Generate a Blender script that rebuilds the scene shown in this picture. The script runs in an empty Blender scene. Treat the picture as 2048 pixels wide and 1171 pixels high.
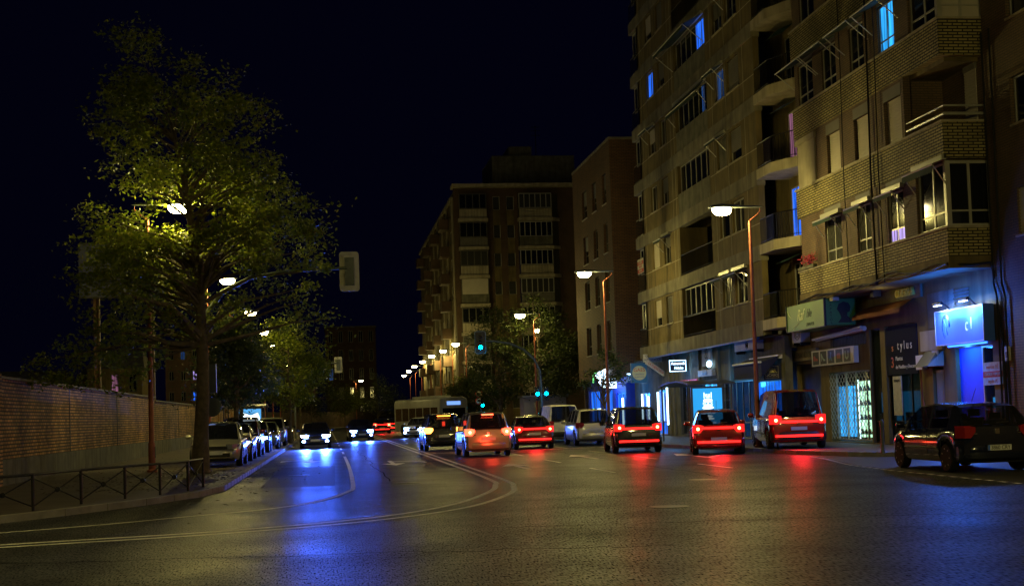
import bpy, math, random
import numpy as np
from mathutils import Vector, Matrix
R = math.radians
random.seed(7)
rng = np.random.default_rng(11)
scene = bpy.context.scene
COL = scene.collection

# ------------------------------------------------------------ camera, sky, exposure
cam_d = bpy.data.cameras.new('camera'); cam = bpy.data.objects.new('camera', cam_d); COL.objects.link(cam)
YAW, PITCH, ROLL = R(7.977530), R(3.0), R(1.9)
fw = Vector((math.sin(YAW)*math.cos(PITCH), math.cos(YAW)*math.cos(PITCH), math.sin(PITCH)))
r0 = Vector((math.cos(YAW), -math.sin(YAW), 0)); u0_ = r0.cross(fw)
rr = r0*math.cos(ROLL) - u0_*math.sin(ROLL); uu = u0_*math.cos(ROLL) + r0*math.sin(ROLL)
cam.matrix_world = Matrix(((rr.x, uu.x, -fw.x, 0), (rr.y, uu.y, -fw.y, 0), (rr.z, uu.z, -fw.z, 1.6), (0, 0, 0, 1)))
cam_d.sensor_width = 36; cam_d.lens = 2700/2048*36; cam_d.shift_y = 0.0481
cam_d.clip_start = .1; cam_d.clip_end = 2000
scene.camera = cam
world = bpy.data.worlds.new('World'); scene.world = world; world.use_nodes = True
bg = world.node_tree.nodes['Background']
bg.inputs[0].default_value = (.15, .16, 1.0, 1); bg.inputs[1].default_value = .0038
sun_d = bpy.data.lights.new('night_glow', 'SUN'); sun_d.energy = .009; sun_d.angle = R(70); sun_d.color = (1, .86, .68)
sun = bpy.data.objects.new('night_glow', sun_d); COL.objects.link(sun); sun.rotation_euler = (R(48), 0, R(-25))
scene.view_settings.view_transform = 'Standard'; scene.view_settings.look = 'None'
scene.view_settings.exposure = 0; scene.view_settings.gamma = 1
cy = scene.cycles
cy.use_denoising = True; cy.max_bounces = 5; cy.diffuse_bounces = 2; cy.glossy_bounces = 3
cy.transmission_bounces = 4; cy.transparent_max_bounces = 12
cy.sample_clamp_indirect = 3; cy.sample_clamp_direct = 0; cy.caustics_reflective = False; cy.caustics_refractive = False
cy.use_light_tree = True; cy.use_adaptive_sampling = True; cy.adaptive_threshold = .02

# ------------------------------------------------------------ materials
MATS = {}
def pm(name, col, rough=.6, metal=0, var=.15, scale=2.0, bump=0, bscale=20, emit=0, ecol=None, coat=0, spec=.5, trans=0, stain=0):
    if name in MATS: return MATS[name]
    m = bpy.data.materials.new(name); m.use_nodes = True; MATS[name] = m
    N = m.node_tree.nodes; L = m.node_tree.links; p = N['Principled BSDF']
    p.inputs['Base Color'].default_value = (*col, 1); p.inputs['Roughness'].default_value = rough
    p.inputs['Metallic'].default_value = metal; p.inputs['Coat Weight'].default_value = coat
    p.inputs['Specular IOR Level'].default_value = spec
    if var or bump or stain:
        tc = N.new('ShaderNodeTexCoord')
    if var:
        n = N.new('ShaderNodeTexNoise'); n.inputs['Scale'].default_value = scale; n.inputs['Detail'].default_value = 5
        L.new(tc.outputs['Object'], n.inputs['Vector'])
        r = N.new('ShaderNodeMapRange'); r.inputs[1].default_value = .3; r.inputs[2].default_value = .7
        r.inputs[3].default_value = 1-var; r.inputs[4].default_value = 1+var; L.new(n.outputs[0], r.inputs[0])
        mx = N.new('ShaderNodeVectorMath'); mx.operation = 'SCALE'; mx.inputs[0].default_value = col
        L.new(r.outputs[0], mx.inputs['Scale']); L.new(mx.outputs[0], p.inputs['Base Color'])
    if stain:
        mp = N.new('ShaderNodeMapping'); mp.inputs['Scale'].default_value = (2.2, 2.2, .25); L.new(tc.outputs['Object'], mp.inputs[0])
        n2 = N.new('ShaderNodeTexNoise'); n2.inputs['Scale'].default_value = 1.3; n2.inputs['Detail'].default_value = 6
        L.new(mp.outputs[0], n2.inputs['Vector'])
        r2 = N.new('ShaderNodeMapRange'); r2.inputs[1].default_value = .42; r2.inputs[2].default_value = .68
        r2.inputs[3].default_value = 1; r2.inputs[4].default_value = 1-stain; L.new(n2.outputs[0], r2.inputs[0])
        mx2 = N.new('ShaderNodeVectorMath'); mx2.operation = 'SCALE'
        if var: L.new(mx.outputs[0], mx2.inputs[0])
        else: mx2.inputs[0].default_value = col
        L.new(r2.outputs[0], mx2.inputs['Scale']); L.new(mx2.outputs[0], p.inputs['Base Color'])
    if bump:
        n = N.new('ShaderNodeTexNoise'); n.inputs['Scale'].default_value = bscale; n.inputs['Detail'].default_value = 4
        L.new(tc.outputs['Object'], n.inputs['Vector'])
        b = N.new('ShaderNodeBump'); b.inputs['Strength'].default_value = bump; b.inputs['Distance'].default_value = .02
        L.new(n.outputs[0], b.inputs['Height']); L.new(b.outputs[0], p.inputs['Normal'])
    if emit:
        p.inputs['Emission Color'].default_value = (*(ecol or col), 1); p.inputs['Emission Strength'].default_value = emit
    return m

def brick(name, c1, c2, mortar, bw=.25, bh=.075, ms=.012, rough=.8, stain=.0, var=.25):
    if name in MATS: return MATS[name]
    m = bpy.data.materials.new(name); m.use_nodes = True; MATS[name] = m
    N = m.node_tree.nodes; L = m.node_tree.links; p = N['Principled BSDF']; p.inputs['Roughness'].default_value = rough
    tc = N.new('ShaderNodeTexCoord'); sx = N.new('ShaderNodeSeparateXYZ'); L.new(tc.outputs['Object'], sx.inputs[0])
    ad = N.new('ShaderNodeMath'); L.new(sx.outputs[0], ad.inputs[0]); L.new(sx.outputs[1], ad.inputs[1])
    cb = N.new('ShaderNodeCombineXYZ'); L.new(ad.outputs[0], cb.inputs[0]); L.new(sx.outputs[2], cb.inputs[1])
    bt = N.new('ShaderNodeTexBrick'); L.new(cb.outputs[0], bt.inputs['Vector'])
    bt.inputs['Color1'].default_value = (*c1, 1); bt.inputs['Color2'].default_value = (*c2, 1); bt.inputs['Mortar'].default_value = (*mortar, 1)
    bt.inputs['Scale'].default_value = 1; bt.inputs['Mortar Size'].default_value = ms; bt.inputs['Brick Width'].default_value = bw
    bt.inputs['Row Height'].default_value = bh; bt.inputs['Mortar Smooth'].default_value = .2; bt.inputs['Bias'].default_value = -.1
    n = N.new('ShaderNodeTexNoise'); n.inputs['Scale'].default_value = .9; n.inputs['Detail'].default_value = 8; L.new(tc.outputs['Object'], n.inputs['Vector'])
    r = N.new('ShaderNodeMapRange'); r.inputs[1].default_value = .3; r.inputs[2].default_value = .7; r.inputs[3].default_value = 1-var; r.inputs[4].default_value = 1+var
    L.new(n.outputs[0], r.inputs[0])
    mx = N.new('ShaderNodeVectorMath'); mx.operation = 'SCALE'; L.new(bt.outputs['Color'], mx.inputs[0]); L.new(r.outputs[0], mx.inputs['Scale'])
    out = mx.outputs[0]
    if stain:
        mp = N.new('ShaderNodeMapping'); mp.inputs['Scale'].default_value = (1, 1, .22); L.new(tc.outputs['Object'], mp.inputs[0])
        n2 = N.new('ShaderNodeTexNoise'); n2.inputs['Scale'].default_value = 1.1; n2.inputs['Detail'].default_value = 7; L.new(mp.outputs[0], n2.inputs['Vector'])
        r2 = N.new('ShaderNodeMapRange'); r2.inputs[1].default_value = .45; r2.inputs[2].default_value = .7; r2.inputs[3].default_value = 1; r2.inputs[4].default_value = 1-stain
        L.new(n2.outputs[0], r2.inputs[0]); m2 = N.new('ShaderNodeVectorMath'); m2.operation = 'SCALE'
        L.new(out, m2.inputs[0]); L.new(r2.outputs[0], m2.inputs['Scale']); out = m2.outputs[0]
    L.new(out, p.inputs['Base Color'])
    b = N.new('ShaderNodeBump'); b.invert = True; b.inputs['Strength'].default_value = .5; b.inputs['Distance'].default_value = .01
    L.new(bt.outputs['Fac'], b.inputs['Height']); L.new(b.outputs[0], p.inputs['Normal'])
    return m

def asphalt():
    m = bpy.data.materials.new('asphalt'); m.use_nodes = True
    N = m.node_tree.nodes; L = m.node_tree.links; p = N['Principled BSDF']
    tc = N.new('ShaderNodeTexCoord')
    def noise(s, d=4, vec=None):
        n = N.new('ShaderNodeTexNoise'); n.inputs['Scale'].default_value = s; n.inputs['Detail'].default_value = d
        L.new(vec or tc.outputs['Object'], n.inputs['Vector']); return n.outputs[0]
    def rng_(x, a, b, c, d):
        r = N.new('ShaderNodeMapRange'); r.inputs[1].default_value = a; r.inputs[2].default_value = b; r.inputs[3].default_value = c; r.inputs[4].default_value = d
        L.new(x, r.inputs[0]); return r.outputs[0]
    def mul(a, b):
        r = N.new('ShaderNodeMath'); r.operation = 'MULTIPLY'; L.new(a, r.inputs[0]); L.new(b, r.inputs[1]); return r.outputs[0]
    mp = N.new('ShaderNodeMapping'); mp.inputs['Scale'].default_value = (1.0, .06, 1); L.new(tc.outputs['Object'], mp.inputs[0])
    mg = N.new('ShaderNodeMapping'); mg.inputs['Scale'].default_value = (1.0, .16, 1); L.new(tc.outputs['Object'], mg.inputs[0])
    k = mul(mul(rng_(noise(.35, 6), .3, .7, .72, 1.25), mul(rng_(noise(48, 3, mg.outputs[0]), .36, .64, .1, 2.0), rng_(noise(7, 3, mg.outputs[0]), .3, .7, .7, 1.3))), rng_(noise(1.4, 4, mp.outputs[0]), .35, .65, .85, 1.12))
    v = N.new('ShaderNodeTexVoronoi'); v.feature = 'DISTANCE_TO_EDGE'; v.inputs['Scale'].default_value = .16
    wv = N.new('ShaderNodeVectorMath'); nz = N.new('ShaderNodeTexNoise'); nz.inputs['Scale'].default_value = .8; nz.inputs['Detail'].default_value = 6
    L.new(tc.outputs['Object'], nz.inputs['Vector']); sc_ = N.new('ShaderNodeVectorMath'); sc_.operation = 'SCALE'; sc_.inputs['Scale'].default_value = 2.2
    L.new(nz.outputs['Color'], sc_.inputs[0]); L.new(tc.outputs['Object'], wv.inputs[0]); L.new(sc_.outputs[0], wv.inputs[1]); L.new(wv.outputs[0], v.inputs['Vector'])
    k = mul(k, rng_(v.outputs['Distance'], .0, .006, .55, 1))
    mx = N.new('ShaderNodeVectorMath'); mx.operation = 'SCALE'; mx.inputs[0].default_value = (.044, .046, .050); L.new(k, mx.inputs['Scale'])
    L.new(mx.outputs[0], p.inputs['Base Color'])
    L.new(rng_(noise(.5, 5), .3, .7, .36, .50), p.inputs['Roughness'])
    L.new(rng_(noise(52, 2, mg.outputs[0]), .38, .66, .0, .15), p.inputs['Specular IOR Level'])
    b = N.new('ShaderNodeBump'); b.inputs['Strength'].default_value = .4; b.inputs['Distance'].default_value = .012
    ad = N.new('ShaderNodeMath'); L.new(noise(46, 3, mg.outputs[0]), ad.inputs[0]); L.new(noise(14, 2), ad.inputs[1])
    L.new(ad.outputs[0], b.inputs['Height']); L.new(b.outputs[0], p.inputs['Normal'])
    return m

def glassmat(name, tint=(.01, .012, .015), alpha=.85, rough=.04):
    m = bpy.data.materials.new(name); m.use_nodes = True; N = m.node_tree.nodes; L = m.node_tree.links
    p = N['Principled BSDF']; p.inputs['Base Color'].default_value = (*tint, 1); p.inputs['Roughness'].default_value = rough; p.inputs['Alpha'].default_value = alpha
    MATS[name] = m; return m

def leafmat(name, c1, c2):
    m = bpy.data.materials.new(name); m.use_nodes = True; N = m.node_tree.nodes; L = m.node_tree.links
    p = N['Principled BSDF']; g = N.new('ShaderNodeNewGeometry'); r = N.new('ShaderNodeMix'); r.data_type = 'RGBA'
    r.inputs[6].default_value = (*c1, 1); r.inputs[7].default_value = (*c2, 1)
    L.new(g.outputs['Random Per Island'], r.inputs[0]); L.new(r.outputs[2], p.inputs['Base Color'])
    p.inputs['Roughness'].default_value = .5
    t = N.new('ShaderNodeBsdfTranslucent'); L.new(r.outputs[2], t.inputs[0]); ms = N.new('ShaderNodeMixShader'); ms.inputs[0].default_value = .5
    L.new(p.outputs[0], ms.inputs[1]); L.new(t.outputs[0], ms.inputs[2]); L.new(ms.outputs[0], N['Material Output'].inputs[0])
    MATS[name] = m; return m

def em(name, col, s, rough=.5): return pm(name, (.02, .02, .02), rough, var=0, emit=s, ecol=col)

# ------------------------------------------------------------ mesh building
class MB:
    def __init__(s): s.v = []; s.f = []
    def add(s, vs, fs):
        o = len(s.v); s.v += [tuple(v) for v in vs]; s.f += [tuple(i+o for i in f) for f in fs]; return s
    def box(s, x0, x1, y0, y1, z0, z1):
        return s.add([(x0,y0,z0),(x1,y0,z0),(x1,y1,z0),(x0,y1,z0),(x0,y0,z1),(x1,y0,z1),(x1,y1,z1),(x0,y1,z1)],
                     [(0,3,2,1),(4,5,6,7),(0,1,5,4),(1,2,6,5),(2,3,7,6),(3,0,4,7)])
    def ring(s, rings, close=True, caps=True):
        n = len(rings[0]); vs = [p for r in rings for p in r]; fs = []
        for i in range(len(rings)-1):
            for j in range(n if close else n-1):
                a, b = i*n+j, i*n+(j+1) % n
                fs.append((a, b, b+n, a+n))
        if caps: fs.append(tuple(range(n-1, -1, -1))); fs.append(tuple(range((len(rings)-1)*n, len(rings)*n)))
        return s.add(vs, fs)
    def tube(s, pts, r, n=8, caps=True):
        pts = [Vector(p) for p in pts]; rs = r if isinstance(r, (list, tuple)) else [r]*len(pts); rings = []
        for i, p in enumerate(pts):
            d = (pts[min(i+1, len(pts)-1)]-pts[max(i-1, 0)]).normalized()
            a = d.cross(Vector((0, 0, 1)) if abs(d.z) < .95 else Vector((0, 1, 0))).normalized(); b = d.cross(a)
            rings.append([p+(a*math.cos(2*math.pi*k/n)+b*math.sin(2*math.pi*k/n))*rs[i] for k in range(n)])
        return s.ring(rings, True, caps)
    def lathe(s, prof, n=16, o=(0, 0, 0), axis='z'):
        rings = []
        for (r, h) in prof:
            q = []
            for k in range(n):
                c, d = r*math.cos(2*math.pi*k/n), r*math.sin(2*math.pi*k/n)
                q.append({'z': (o[0]+c, o[1]+d, o[2]+h), 'x': (o[0]+h, o[1]+c, o[2]+d), 'y': (o[0]+c, o[1]+h, o[2]+d)}[axis])
            rings.append(q)
        return s.ring(rings)
    def prism(s, poly, z0, z1):
        return s.ring([[(x, y, z0) for x, y in poly], [(x, y, z1) for x, y in poly]])
    def make(s, name, m, parent=None, smooth=None, label=None):
        me = bpy.data.meshes.new(name); me.from_pydata(s.v, [], s.f); me.update()
        me.materials.append(m if not isinstance(m, str) else MATS[m])
        if smooth:
            me.polygons.foreach_set('use_smooth', [True]*len(me.polygons)); me.set_sharp_from_angle(angle=R(smooth))
        o = bpy.data.objects.new(name, me); COL.objects.link(o)
        if parent: o.parent = parent
        if label: o['label'] = label
        return o

def tag(o, label, cat, group=None):
    o['label'] = label; o['category'] = cat
    if group: o['group'] = group
    return o
def thing(name, label, cat, loc=(0, 0, 0), rz=0, group=None):
    o = bpy.data.objects.new(name, None); COL.objects.link(o); o.location = loc; o.rotation_euler = (0, 0, rz); o.empty_display_size = .3
    return tag(o, label, cat, group)
def struct(o, kind='structure'): o['kind'] = kind; return o
def kids(o): return [c for c in bpy.data.objects if c.parent == o]
def copy_tree(o, parent=None):
    c = o.copy(); COL.objects.link(c); c.parent = parent
    for k in kids(o): copy_tree(k, c)
    return c
def lamp(kind, parent, loc, power, col, size=.1, rot=None, spot=None, blend=.5, name='light'):
    d = bpy.data.lights.new(name, kind); d.energy = power; d.color = col
    if kind == 'AREA': d.shape = 'DISK'; d.size = size
    else: d.shadow_soft_size = size
    if kind == 'SPOT': d.spot_size = spot; d.spot_blend = blend
    o = bpy.data.objects.new(name, d); COL.objects.link(o); o.location = loc; o.parent = parent
    if rot: o.rotation_euler = rot
    return o

# face frames: W looks to -X, E looks to +X, S looks to -Y.  u runs along the face, d stands out of it
def fb(b, face, pl, u0, u1, z0, z1, d0, d1):
    if face == 'W': return b.box(pl-d1, pl-d0, u0, u1, z0, z1)
    if face == 'E': return b.box(pl+d0, pl+d1, u0, u1, z0, z1)
    return b.box(u0, u1, pl-d1, pl-d0, z0, z1)
def fp(face, pl, u, z, d):
    return {'W': (pl-d, u, z), 'E': (pl+d, u, z), 'S': (u, pl-d, z)}[face]
def wall(b, face, pl, u0, u1, z0, z1, holes=(), t=.3):
    us = sorted({u0, u1, *[min(max(h[k], u0), u1) for h in holes for k in (0, 1)]}); zs = sorted({z0, z1, *[min(max(h[k], z0), z1) for h in holes for k in (2, 3)]})
    for a, c in zip(zs, zs[1:]):
        st = None
        for i in range(len(us)):
            solid = i < len(us)-1 and not any(h[0]-1e-6 <= us[i] and us[i+1] <= h[1]+1e-6 and h[2]-1e-6 <= a and c <= h[3]+1e-6 for h in holes)
            if solid and st is None: st = us[i]
            if not solid and st is not None: fb(b, face, pl, st, us[i], a, c, -t, 0); st = None
    return b

def window(par, face, pl, u0, u1, z0, z1, fm='alu', pane='glass_dark', n=2, rail=None, dep=.14, fw_=.05, label=None, sill=None, name='window'):
    b = MB(); D0, D1 = -dep-.06, -dep
    fb(b, face, pl, u0, u0+fw_, z0, z1, D0, D1); fb(b, face, pl, u1-fw_, u1, z0, z1, D0, D1)
    fb(b, face, pl, u0+fw_, u1-fw_, z0, z0+fw_, D0, D1); fb(b, face, pl, u0+fw_, u1-fw_, z1-fw_, z1, D0, D1)
    for i in range(1, n):
        u = u0+(u1-u0)*i/n; fb(b, face, pl, u-fw_*.5, u+fw_*.5, z0+fw_, z1-fw_, D0, D1-.005)
    if rail: fb(b, face, pl, u0+fw_, u1-fw_, z0+rail-.025, z0+rail+.025, D0+.004, D1-.008)
    w = b.make(name, fm, par, label=label)
    p = MB(); fb(p, face, pl, u0+.01, u1-.01, z0+.01, z1-.01, -dep-.045, -dep-.03)
    p.make('pane', pane, w)
    if sill:
        q = MB(); fb(q, face, pl, u0-.06, u1+.06, z0-.06, z0, -dep, .05); q.make('sill', 'plaster_pale', w)
    return w
def shutter(par, face, pl, u0, u1, z0, z1, m='shutter', dep=.12, step=.085):
    b = MB(); z = z1
    while z > z0+.01:
        a = max(z-step, z0); fb(b, face, pl, u0, u1, a+.022, z, -dep-.03, -dep); fb(b, face, pl, u0, u1, a, a+.022, -dep-.03, -dep-.025); z = a
    return b.make('roller_shutter', m, par)
def railing(par, face, pl, pts, z0, z1, m='iron', step=.12, name='railing', r=.012):
    """pts: polyline in (u, d) of the face"""
    b = MB()
    P = [Vector(fp(face, pl, u, 0, d)) for u, d in pts]
    for a, c in zip(P, P[1:]):
        n = max(1, int((c-a).length/step))
        for z, q in ((z1, .022), (z0+.08, .014)): b.tube([a+Vector((0, 0, z)), c+Vector((0, 0, z))], q, 6)
        for i in range(n+1):
            p = a.lerp(c, i/n); b.tube([p+Vector((0, 0, z0)), p+Vector((0, 0, z1))], r, 4)
    return b.make(name, m, par)
def awning(par, face, pl, u0, u1, z, out, drop, m='awning_cloth', val=.22, arms=True, cass=True):
    b = MB(); n = max(4, int((u1-u0)/.12)*2)
    top = [fp(face, pl, u0+(u1-u0)*i/n, z, .06) for i in range(n+1)]; low = [fp(face, pl, u0+(u1-u0)*i/n, z-drop, out) for i in range(n+1)]
    hem = [fp(face, pl, u0+(u1-u0)*i/n, z-drop-val*(1 if i % 2 else .8), out+.01) for i in range(n+1)]
    b.ring([top, low, hem], close=False, caps=False)
    a = b.make('awning', m, par)
    if arms:
        q = MB()
        for u in (u0+.04, u1-.04): q.tube([fp(face, pl, u, z-drop, out-.02), fp(face, pl, u, z-drop-max(.55, out*.8), .03)], .018, 6)
        q.tube([fp(face, pl, u0, z-drop, out), fp(face, pl, u1, z-drop, out)], .028, 6)
        q.make('awning_arm', 'alu', a)
    if cass:
        q = MB(); fb(q, face, pl, u0, u1, z, z+.14, 0, .14); q.make('awning_case', 'alu', a)
    return a
def text(par, s, face, pl, u, z, size, m, d=.01, align='CENTER', ext=.004, rot=0, shear=0, sx=1, name='lettering'):
    c = bpy.data.curves.new('lettering', 'FONT'); c.body = s; c.size = size; c.align_x = align; c.align_y = 'CENTER'; c.extrude = ext; c.shear = shear
    o = bpy.data.objects.new('tmp', c); COL.objects.link(o); dg = bpy.context.evaluated_depsgraph_get()
    me = bpy.data.meshes.new_from_object(o.evaluated_get(dg)); bpy.data.objects.remove(o)
    ux, n = {'W': (Vector((0, -1, 0)), Vector((-1, 0, 0))), 'E': (Vector((0, 1, 0)), Vector((1, 0, 0))), 'S': (Vector((1, 0, 0)), Vector((0, -1, 0))), 'N': (Vector((-1, 0, 0)), Vector((0, 1, 0)))}[face]
    o0 = Vector(fp(face, pl, u, z, d)) if face != 'N' else Vector((u, pl+d, z)); up = Vector((0, 0, 1)); cr, sr = math.cos(rot), math.sin(rot)
    co = np.empty(len(me.vertices)*3); me.vertices.foreach_get('co', co); co = co.reshape(-1, 3)
    x = co[:, 0]*sx; y = co[:, 1]; x, y = x*cr-y*sr, x*sr+y*cr
    w = np.outer(x, ux)+np.outer(y, up)+np.outer(co[:, 2], n)+np.array(o0); me.vertices.foreach_set('co', w.ravel()); me.update()
    me.materials.clear(); me.materials.append(MATS[m]); q = bpy.data.objects.new(name, me); COL.objects.link(q); q.parent = par
    return q

# palette
pm('concrete', (.21, .19, .14), .85, var=.25, scale=1.5, bump=.2, stain=.35); pm('concrete_dark', (.15, .145, .11), .85, var=.3, stain=.4)
pm('plaster', (.165, .125, .052), .85, var=.22, scale=1.2, stain=.4); pm('plaster_pale', (.42, .37, .27), .8, var=.12, stain=.3)
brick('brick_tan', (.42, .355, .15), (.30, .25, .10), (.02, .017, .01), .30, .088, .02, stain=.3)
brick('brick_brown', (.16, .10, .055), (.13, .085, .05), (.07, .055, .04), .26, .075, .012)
brick('brick_orange', (.16, .075, .028), (.11, .05, .02), (.04, .028, .016), .30, .09, .018, var=.15)
brick('brick_far', (.10, .055, .03), (.085, .047, .028), (.1, .07, .05), .26, .075, .011)
brick('brick_yard', (.60, .32, .10), (.24, .115, .04), (.04, .03, .016), .32, .10, .022, stain=.45, var=.4)
pm('paving', (.12, .10, .085), .75, var=.3, scale=1.0, bump=.2)
brick('paving_tile', (.115, .095, .08), (.10, .083, .07), (.05, .043, .036), .4, .4, .012, rough=.6)
pm('kerb_stone', (.27, .25, .21), .7, var=.25, scale=3); pm('paint_white', (.8, .78, .70), .6, var=.3, scale=4)
pm('alu', (.45, .44, .40), .4, .3, var=.05); pm('alu_dark', (.12, .115, .10), .4, .5, var=.1); pm('iron', (.012, .012, .014), .45, .3, var=.1)
pm('shutter', (.52, .47, .40), .6, var=.06); pm('shutter_box', (.17, .16, .14), .7, var=.1); pm('shutter_steel', (.09, .085, .07), .45, .6, var=.2)
pm('awning_cloth', (.012, .035, .03), .9, var=.15); pm('awning_brown', (.13, .04, .02), .85, var=.15); pm('awning_navy', (.012, .015, .09), .85, var=.15)
pm('cable', (.01, .01, .01), .7, var=0); pm('rust_pole', (.26, .075, .04), .55, .2, var=.25, scale=4); pm('pole_grey', (.13, .15, .14), .5, .4, var=.15)
pm('white_metal', (.7, .7, .68), .4, .1, var=.05); pm('dark_room', (.012, .012, .012), .9, var=0); pm('black', (.01, .01, .01), .5, var=0)
glassmat('glass_dark', (.008, .010, .012), 1.0, .08); glassmat('glass_curtain', (.05, .05, .045), 1.0, .15); glassmat('glass_shop', (.015, .02, .025), .55, .03)
glassmat('glass_car', (.008, .009, .012), .70, .03); glassmat('glass_clear', (.05, .06, .06), .25, .03)

def lit(name, col, s):
    m = em(name, col, s); N = m.node_tree.nodes; L = m.node_tree.links; p = N['Principled BSDF']
    tc = N.new('ShaderNodeTexCoord'); mp = N.new('ShaderNodeMapping'); mp.inputs['Scale'].default_value = (9, 9, .5); L.new(tc.outputs['Object'], mp.inputs[0])
    n = N.new('ShaderNodeTexNoise'); n.inputs['Scale'].default_value = 1; n.inputs['Detail'].default_value = 3; L.new(mp.outputs[0], n.inputs[0])
    r = N.new('ShaderNodeMapRange'); r.inputs[1].default_value = .35; r.inputs[2].default_value = .65; r.inputs[3].default_value = s*.12; r.inputs[4].default_value = s*1.6; L.new(n.outputs[0], r.inputs[0]); L.new(r.outputs[0], p.inputs['Emission Strength']); p.inputs['Roughness'].default_value = .1
lit('lit_blue', (.02, .16, 1), 1.0); lit('lit_cyan', (.03, .40, 1), 1.1); lit('lit_purple', (.55, .40, 1), .9); lit('lit_pink', (.75, .30, .5), .28); lit('lit_dim', (.05, .18, .6), .22)
lit('shop_blue', (.01, .16, 1), 1.1); lit('shop_cyan', (.04, .42, 1), 1.7); em('shop_white', (.55, .85, 1), 6); lit('shop_green', (.5, 1, .6), 2.2)
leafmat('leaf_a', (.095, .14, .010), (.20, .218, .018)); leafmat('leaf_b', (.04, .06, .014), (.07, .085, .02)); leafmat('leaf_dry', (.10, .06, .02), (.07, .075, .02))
pm('bark', (.11, .085, .055), .95, var=.4, scale=6, bump=.9, bscale=14); pm('bark_pale', (.34, .30, .2), .9, var=.35, scale=5)
# ------------------------------------------------------------ ground
b = MB(); b.add([(-500, -80, 0), (500, -80, 0), (500, 900, 0), (-500, 900, 0)], [(0, 1, 2, 3)]); struct(b.make('road', asphalt()))
KL = [(-70, 9), (-30, 15.8), (-14, 20), (-8, 22.6), (-5.75, 24.1), (-4.75, 25.7), (-3.6, 28), (-2.75, 30.2), (-2.4, 32.5), (-2.3, 45), (-2.1, 88), (-1.9, 150), (0, 205), (5, 260), (30, 400)]
KR = [(16.6, -60), (16.6, 34), (16.2, 36.5), (15.3, 38.3), (14.7, 41), (14.45, 47), (13.8, 53), (13.4, 60), (13.3, 150), (15, 210), (20, 260), (45, 400)]
def pave(name, kerb, far):
    b = MB(); b.prism(kerb+far, -.05, .12); struct(b.make(name, 'paving_tile'))
    k = MB(); sgn = 1 if far[0][0] > 0 else -1
    P = [Vector((x, y, 0)) for x, y in kerb]; ins = []; outs = []
    for i, p in enumerate(P):
        d = (P[min(i+1, len(P)-1)]-P[max(i-1, 0)]).normalized(); n = Vector((d.y, -d.x, 0))*sgn
        if name == 'left_pavement': n = Vector((-d.y, d.x, 0))
        else: n = Vector((d.y, -d.x, 0))
        ins.append(p+n*.16); outs.append(p-n*.02)
    for i in range(len(P)-1):
        L = (P[i+1]-P[i]).length; m = max(1, int(min(L, 140)/1.0))
        for j in range(m):
            a, c = j/m, (j+1)/m-.012
            q = [outs[i].lerp(outs[i+1], a), outs[i].lerp(outs[i+1], c), ins[i].lerp(ins[i+1], c), ins[i].lerp(ins[i+1], a)]
            k.prism([(v.x, v.y) for v in q], -.04, .128)
    struct(k.make('kerb', 'kerb_stone'))
pave('left_pavement', KL, [(-200, 400), (-200, 9)])
pave('right_pavement', KR, [(200, 400), (200, -60)])

mk = MB(); mz = [.004]
def stripe(pts, w, z=.004):
    P = [Vector((x, y, 0)) for x, y in pts]; A = []; B = []
    for i, p in enumerate(P):
        d = (P[min(i+1, len(P)-1)]-P[max(i-1, 0)]).normalized(); n = Vector((-d.y, d.x, 0)); A.append(p+n*w/2); B.append(p-n*w/2)
    vs = [(v.x, v.y, z) for v in A+B]; n = len(P)
    mk.add(vs, [(n+i, n+i+1, i+1, i) for i in range(n-1)])
def smooth(pts, k=8):
    out = []; P = [pts[0]]+pts+[pts[-1]]
    for i in range(1, len(P)-2):
        for j in range(k):
            t = j/k; a, b_, c, d = P[i-1], P[i], P[i+1], P[i+2]
            out.append(tuple(.5*((2*b_[q])+(-a[q]+c[q])*t+(2*a[q]-5*b_[q]+4*c[q]-d[q])*t*t+(-a[q]+3*b_[q]-3*c[q]+d[q])*t**3) for q in (0, 1)))
    return out+[pts[-1]]
stripe(smooth([(4.0, 200), (4.0, 85), (4.0, 45), (3.95, 33), (3.75, 30.2), (3.3, 27.7), (2.2, 24.2), (.7, 21.9), (-1.6, 20.5), (-4.5, 19.8), (-12, 18), (-40, 11)]), .13)
stripe(smooth([(4.3, 200), (4.3, 85), (4.3, 45), (4.25, 32.5), (4.05, 29.4), (3.6, 26.8), (2.45, 23.5), (.85, 21.4), (-1.5, 20.05), (-4.5, 19.35), (-12, 17.55), (-40, 10.55)]), .13)
stripe(smooth([(.78, 58), (.75, 45), (.62, 32.5), (.45, 30), (-.05, 27.4), (-.9, 25.4), (-2.2, 24.2), (-5.1, 22.1), (-12, 19.6), (-40, 12.5)]), .11)
for y in range(62, 200, 9): stripe([(.8, y), (.8, y+4)], .1)
for x in (7.3, 10.4):
    for y in range(34, 190, 8): stripe([(x, y), (x, y+3.2)], .1)
def arrow(x, y, L, turn=0, f=1):
    stripe([(x, y), (x, y+f*L*.6)], .16); mk.add([(x-.42, y+f*L*.6, .004), (x+.42, y+f*L*.6, .004), (x, y+f*L, .004)], [(0, 1, 2) if f > 0 else (0, 2, 1)])
    if turn:
        stripe([(x, y+f*L*.15), (x+turn*.9, y+f*L*.45)], .16)
        mk.add([(x+turn*.75, y+f*L*.32, .004), (x+turn*1.15, y+f*L*.36, .004), (x+turn*1.15, y+f*L*.66, .004)], [(0, 1, 2) if turn*f > 0 else (0, 2, 1)])
arrow(2.3, 50, 5, 1, -1); arrow(8.9, 44, 5); arrow(12.0, 41, 5, 1); arrow(-.6, 56, 5, -1, -1); arrow(5.7, 38, 4.5)
stripe([(4.5, 57.5), (13.2, 57.5)], .35)
stripe([(13.1, 29.8), (15.6, 32.5)], .1, .13) if False else None
struct(mk.make('road_marking', 'paint_white'))
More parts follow.
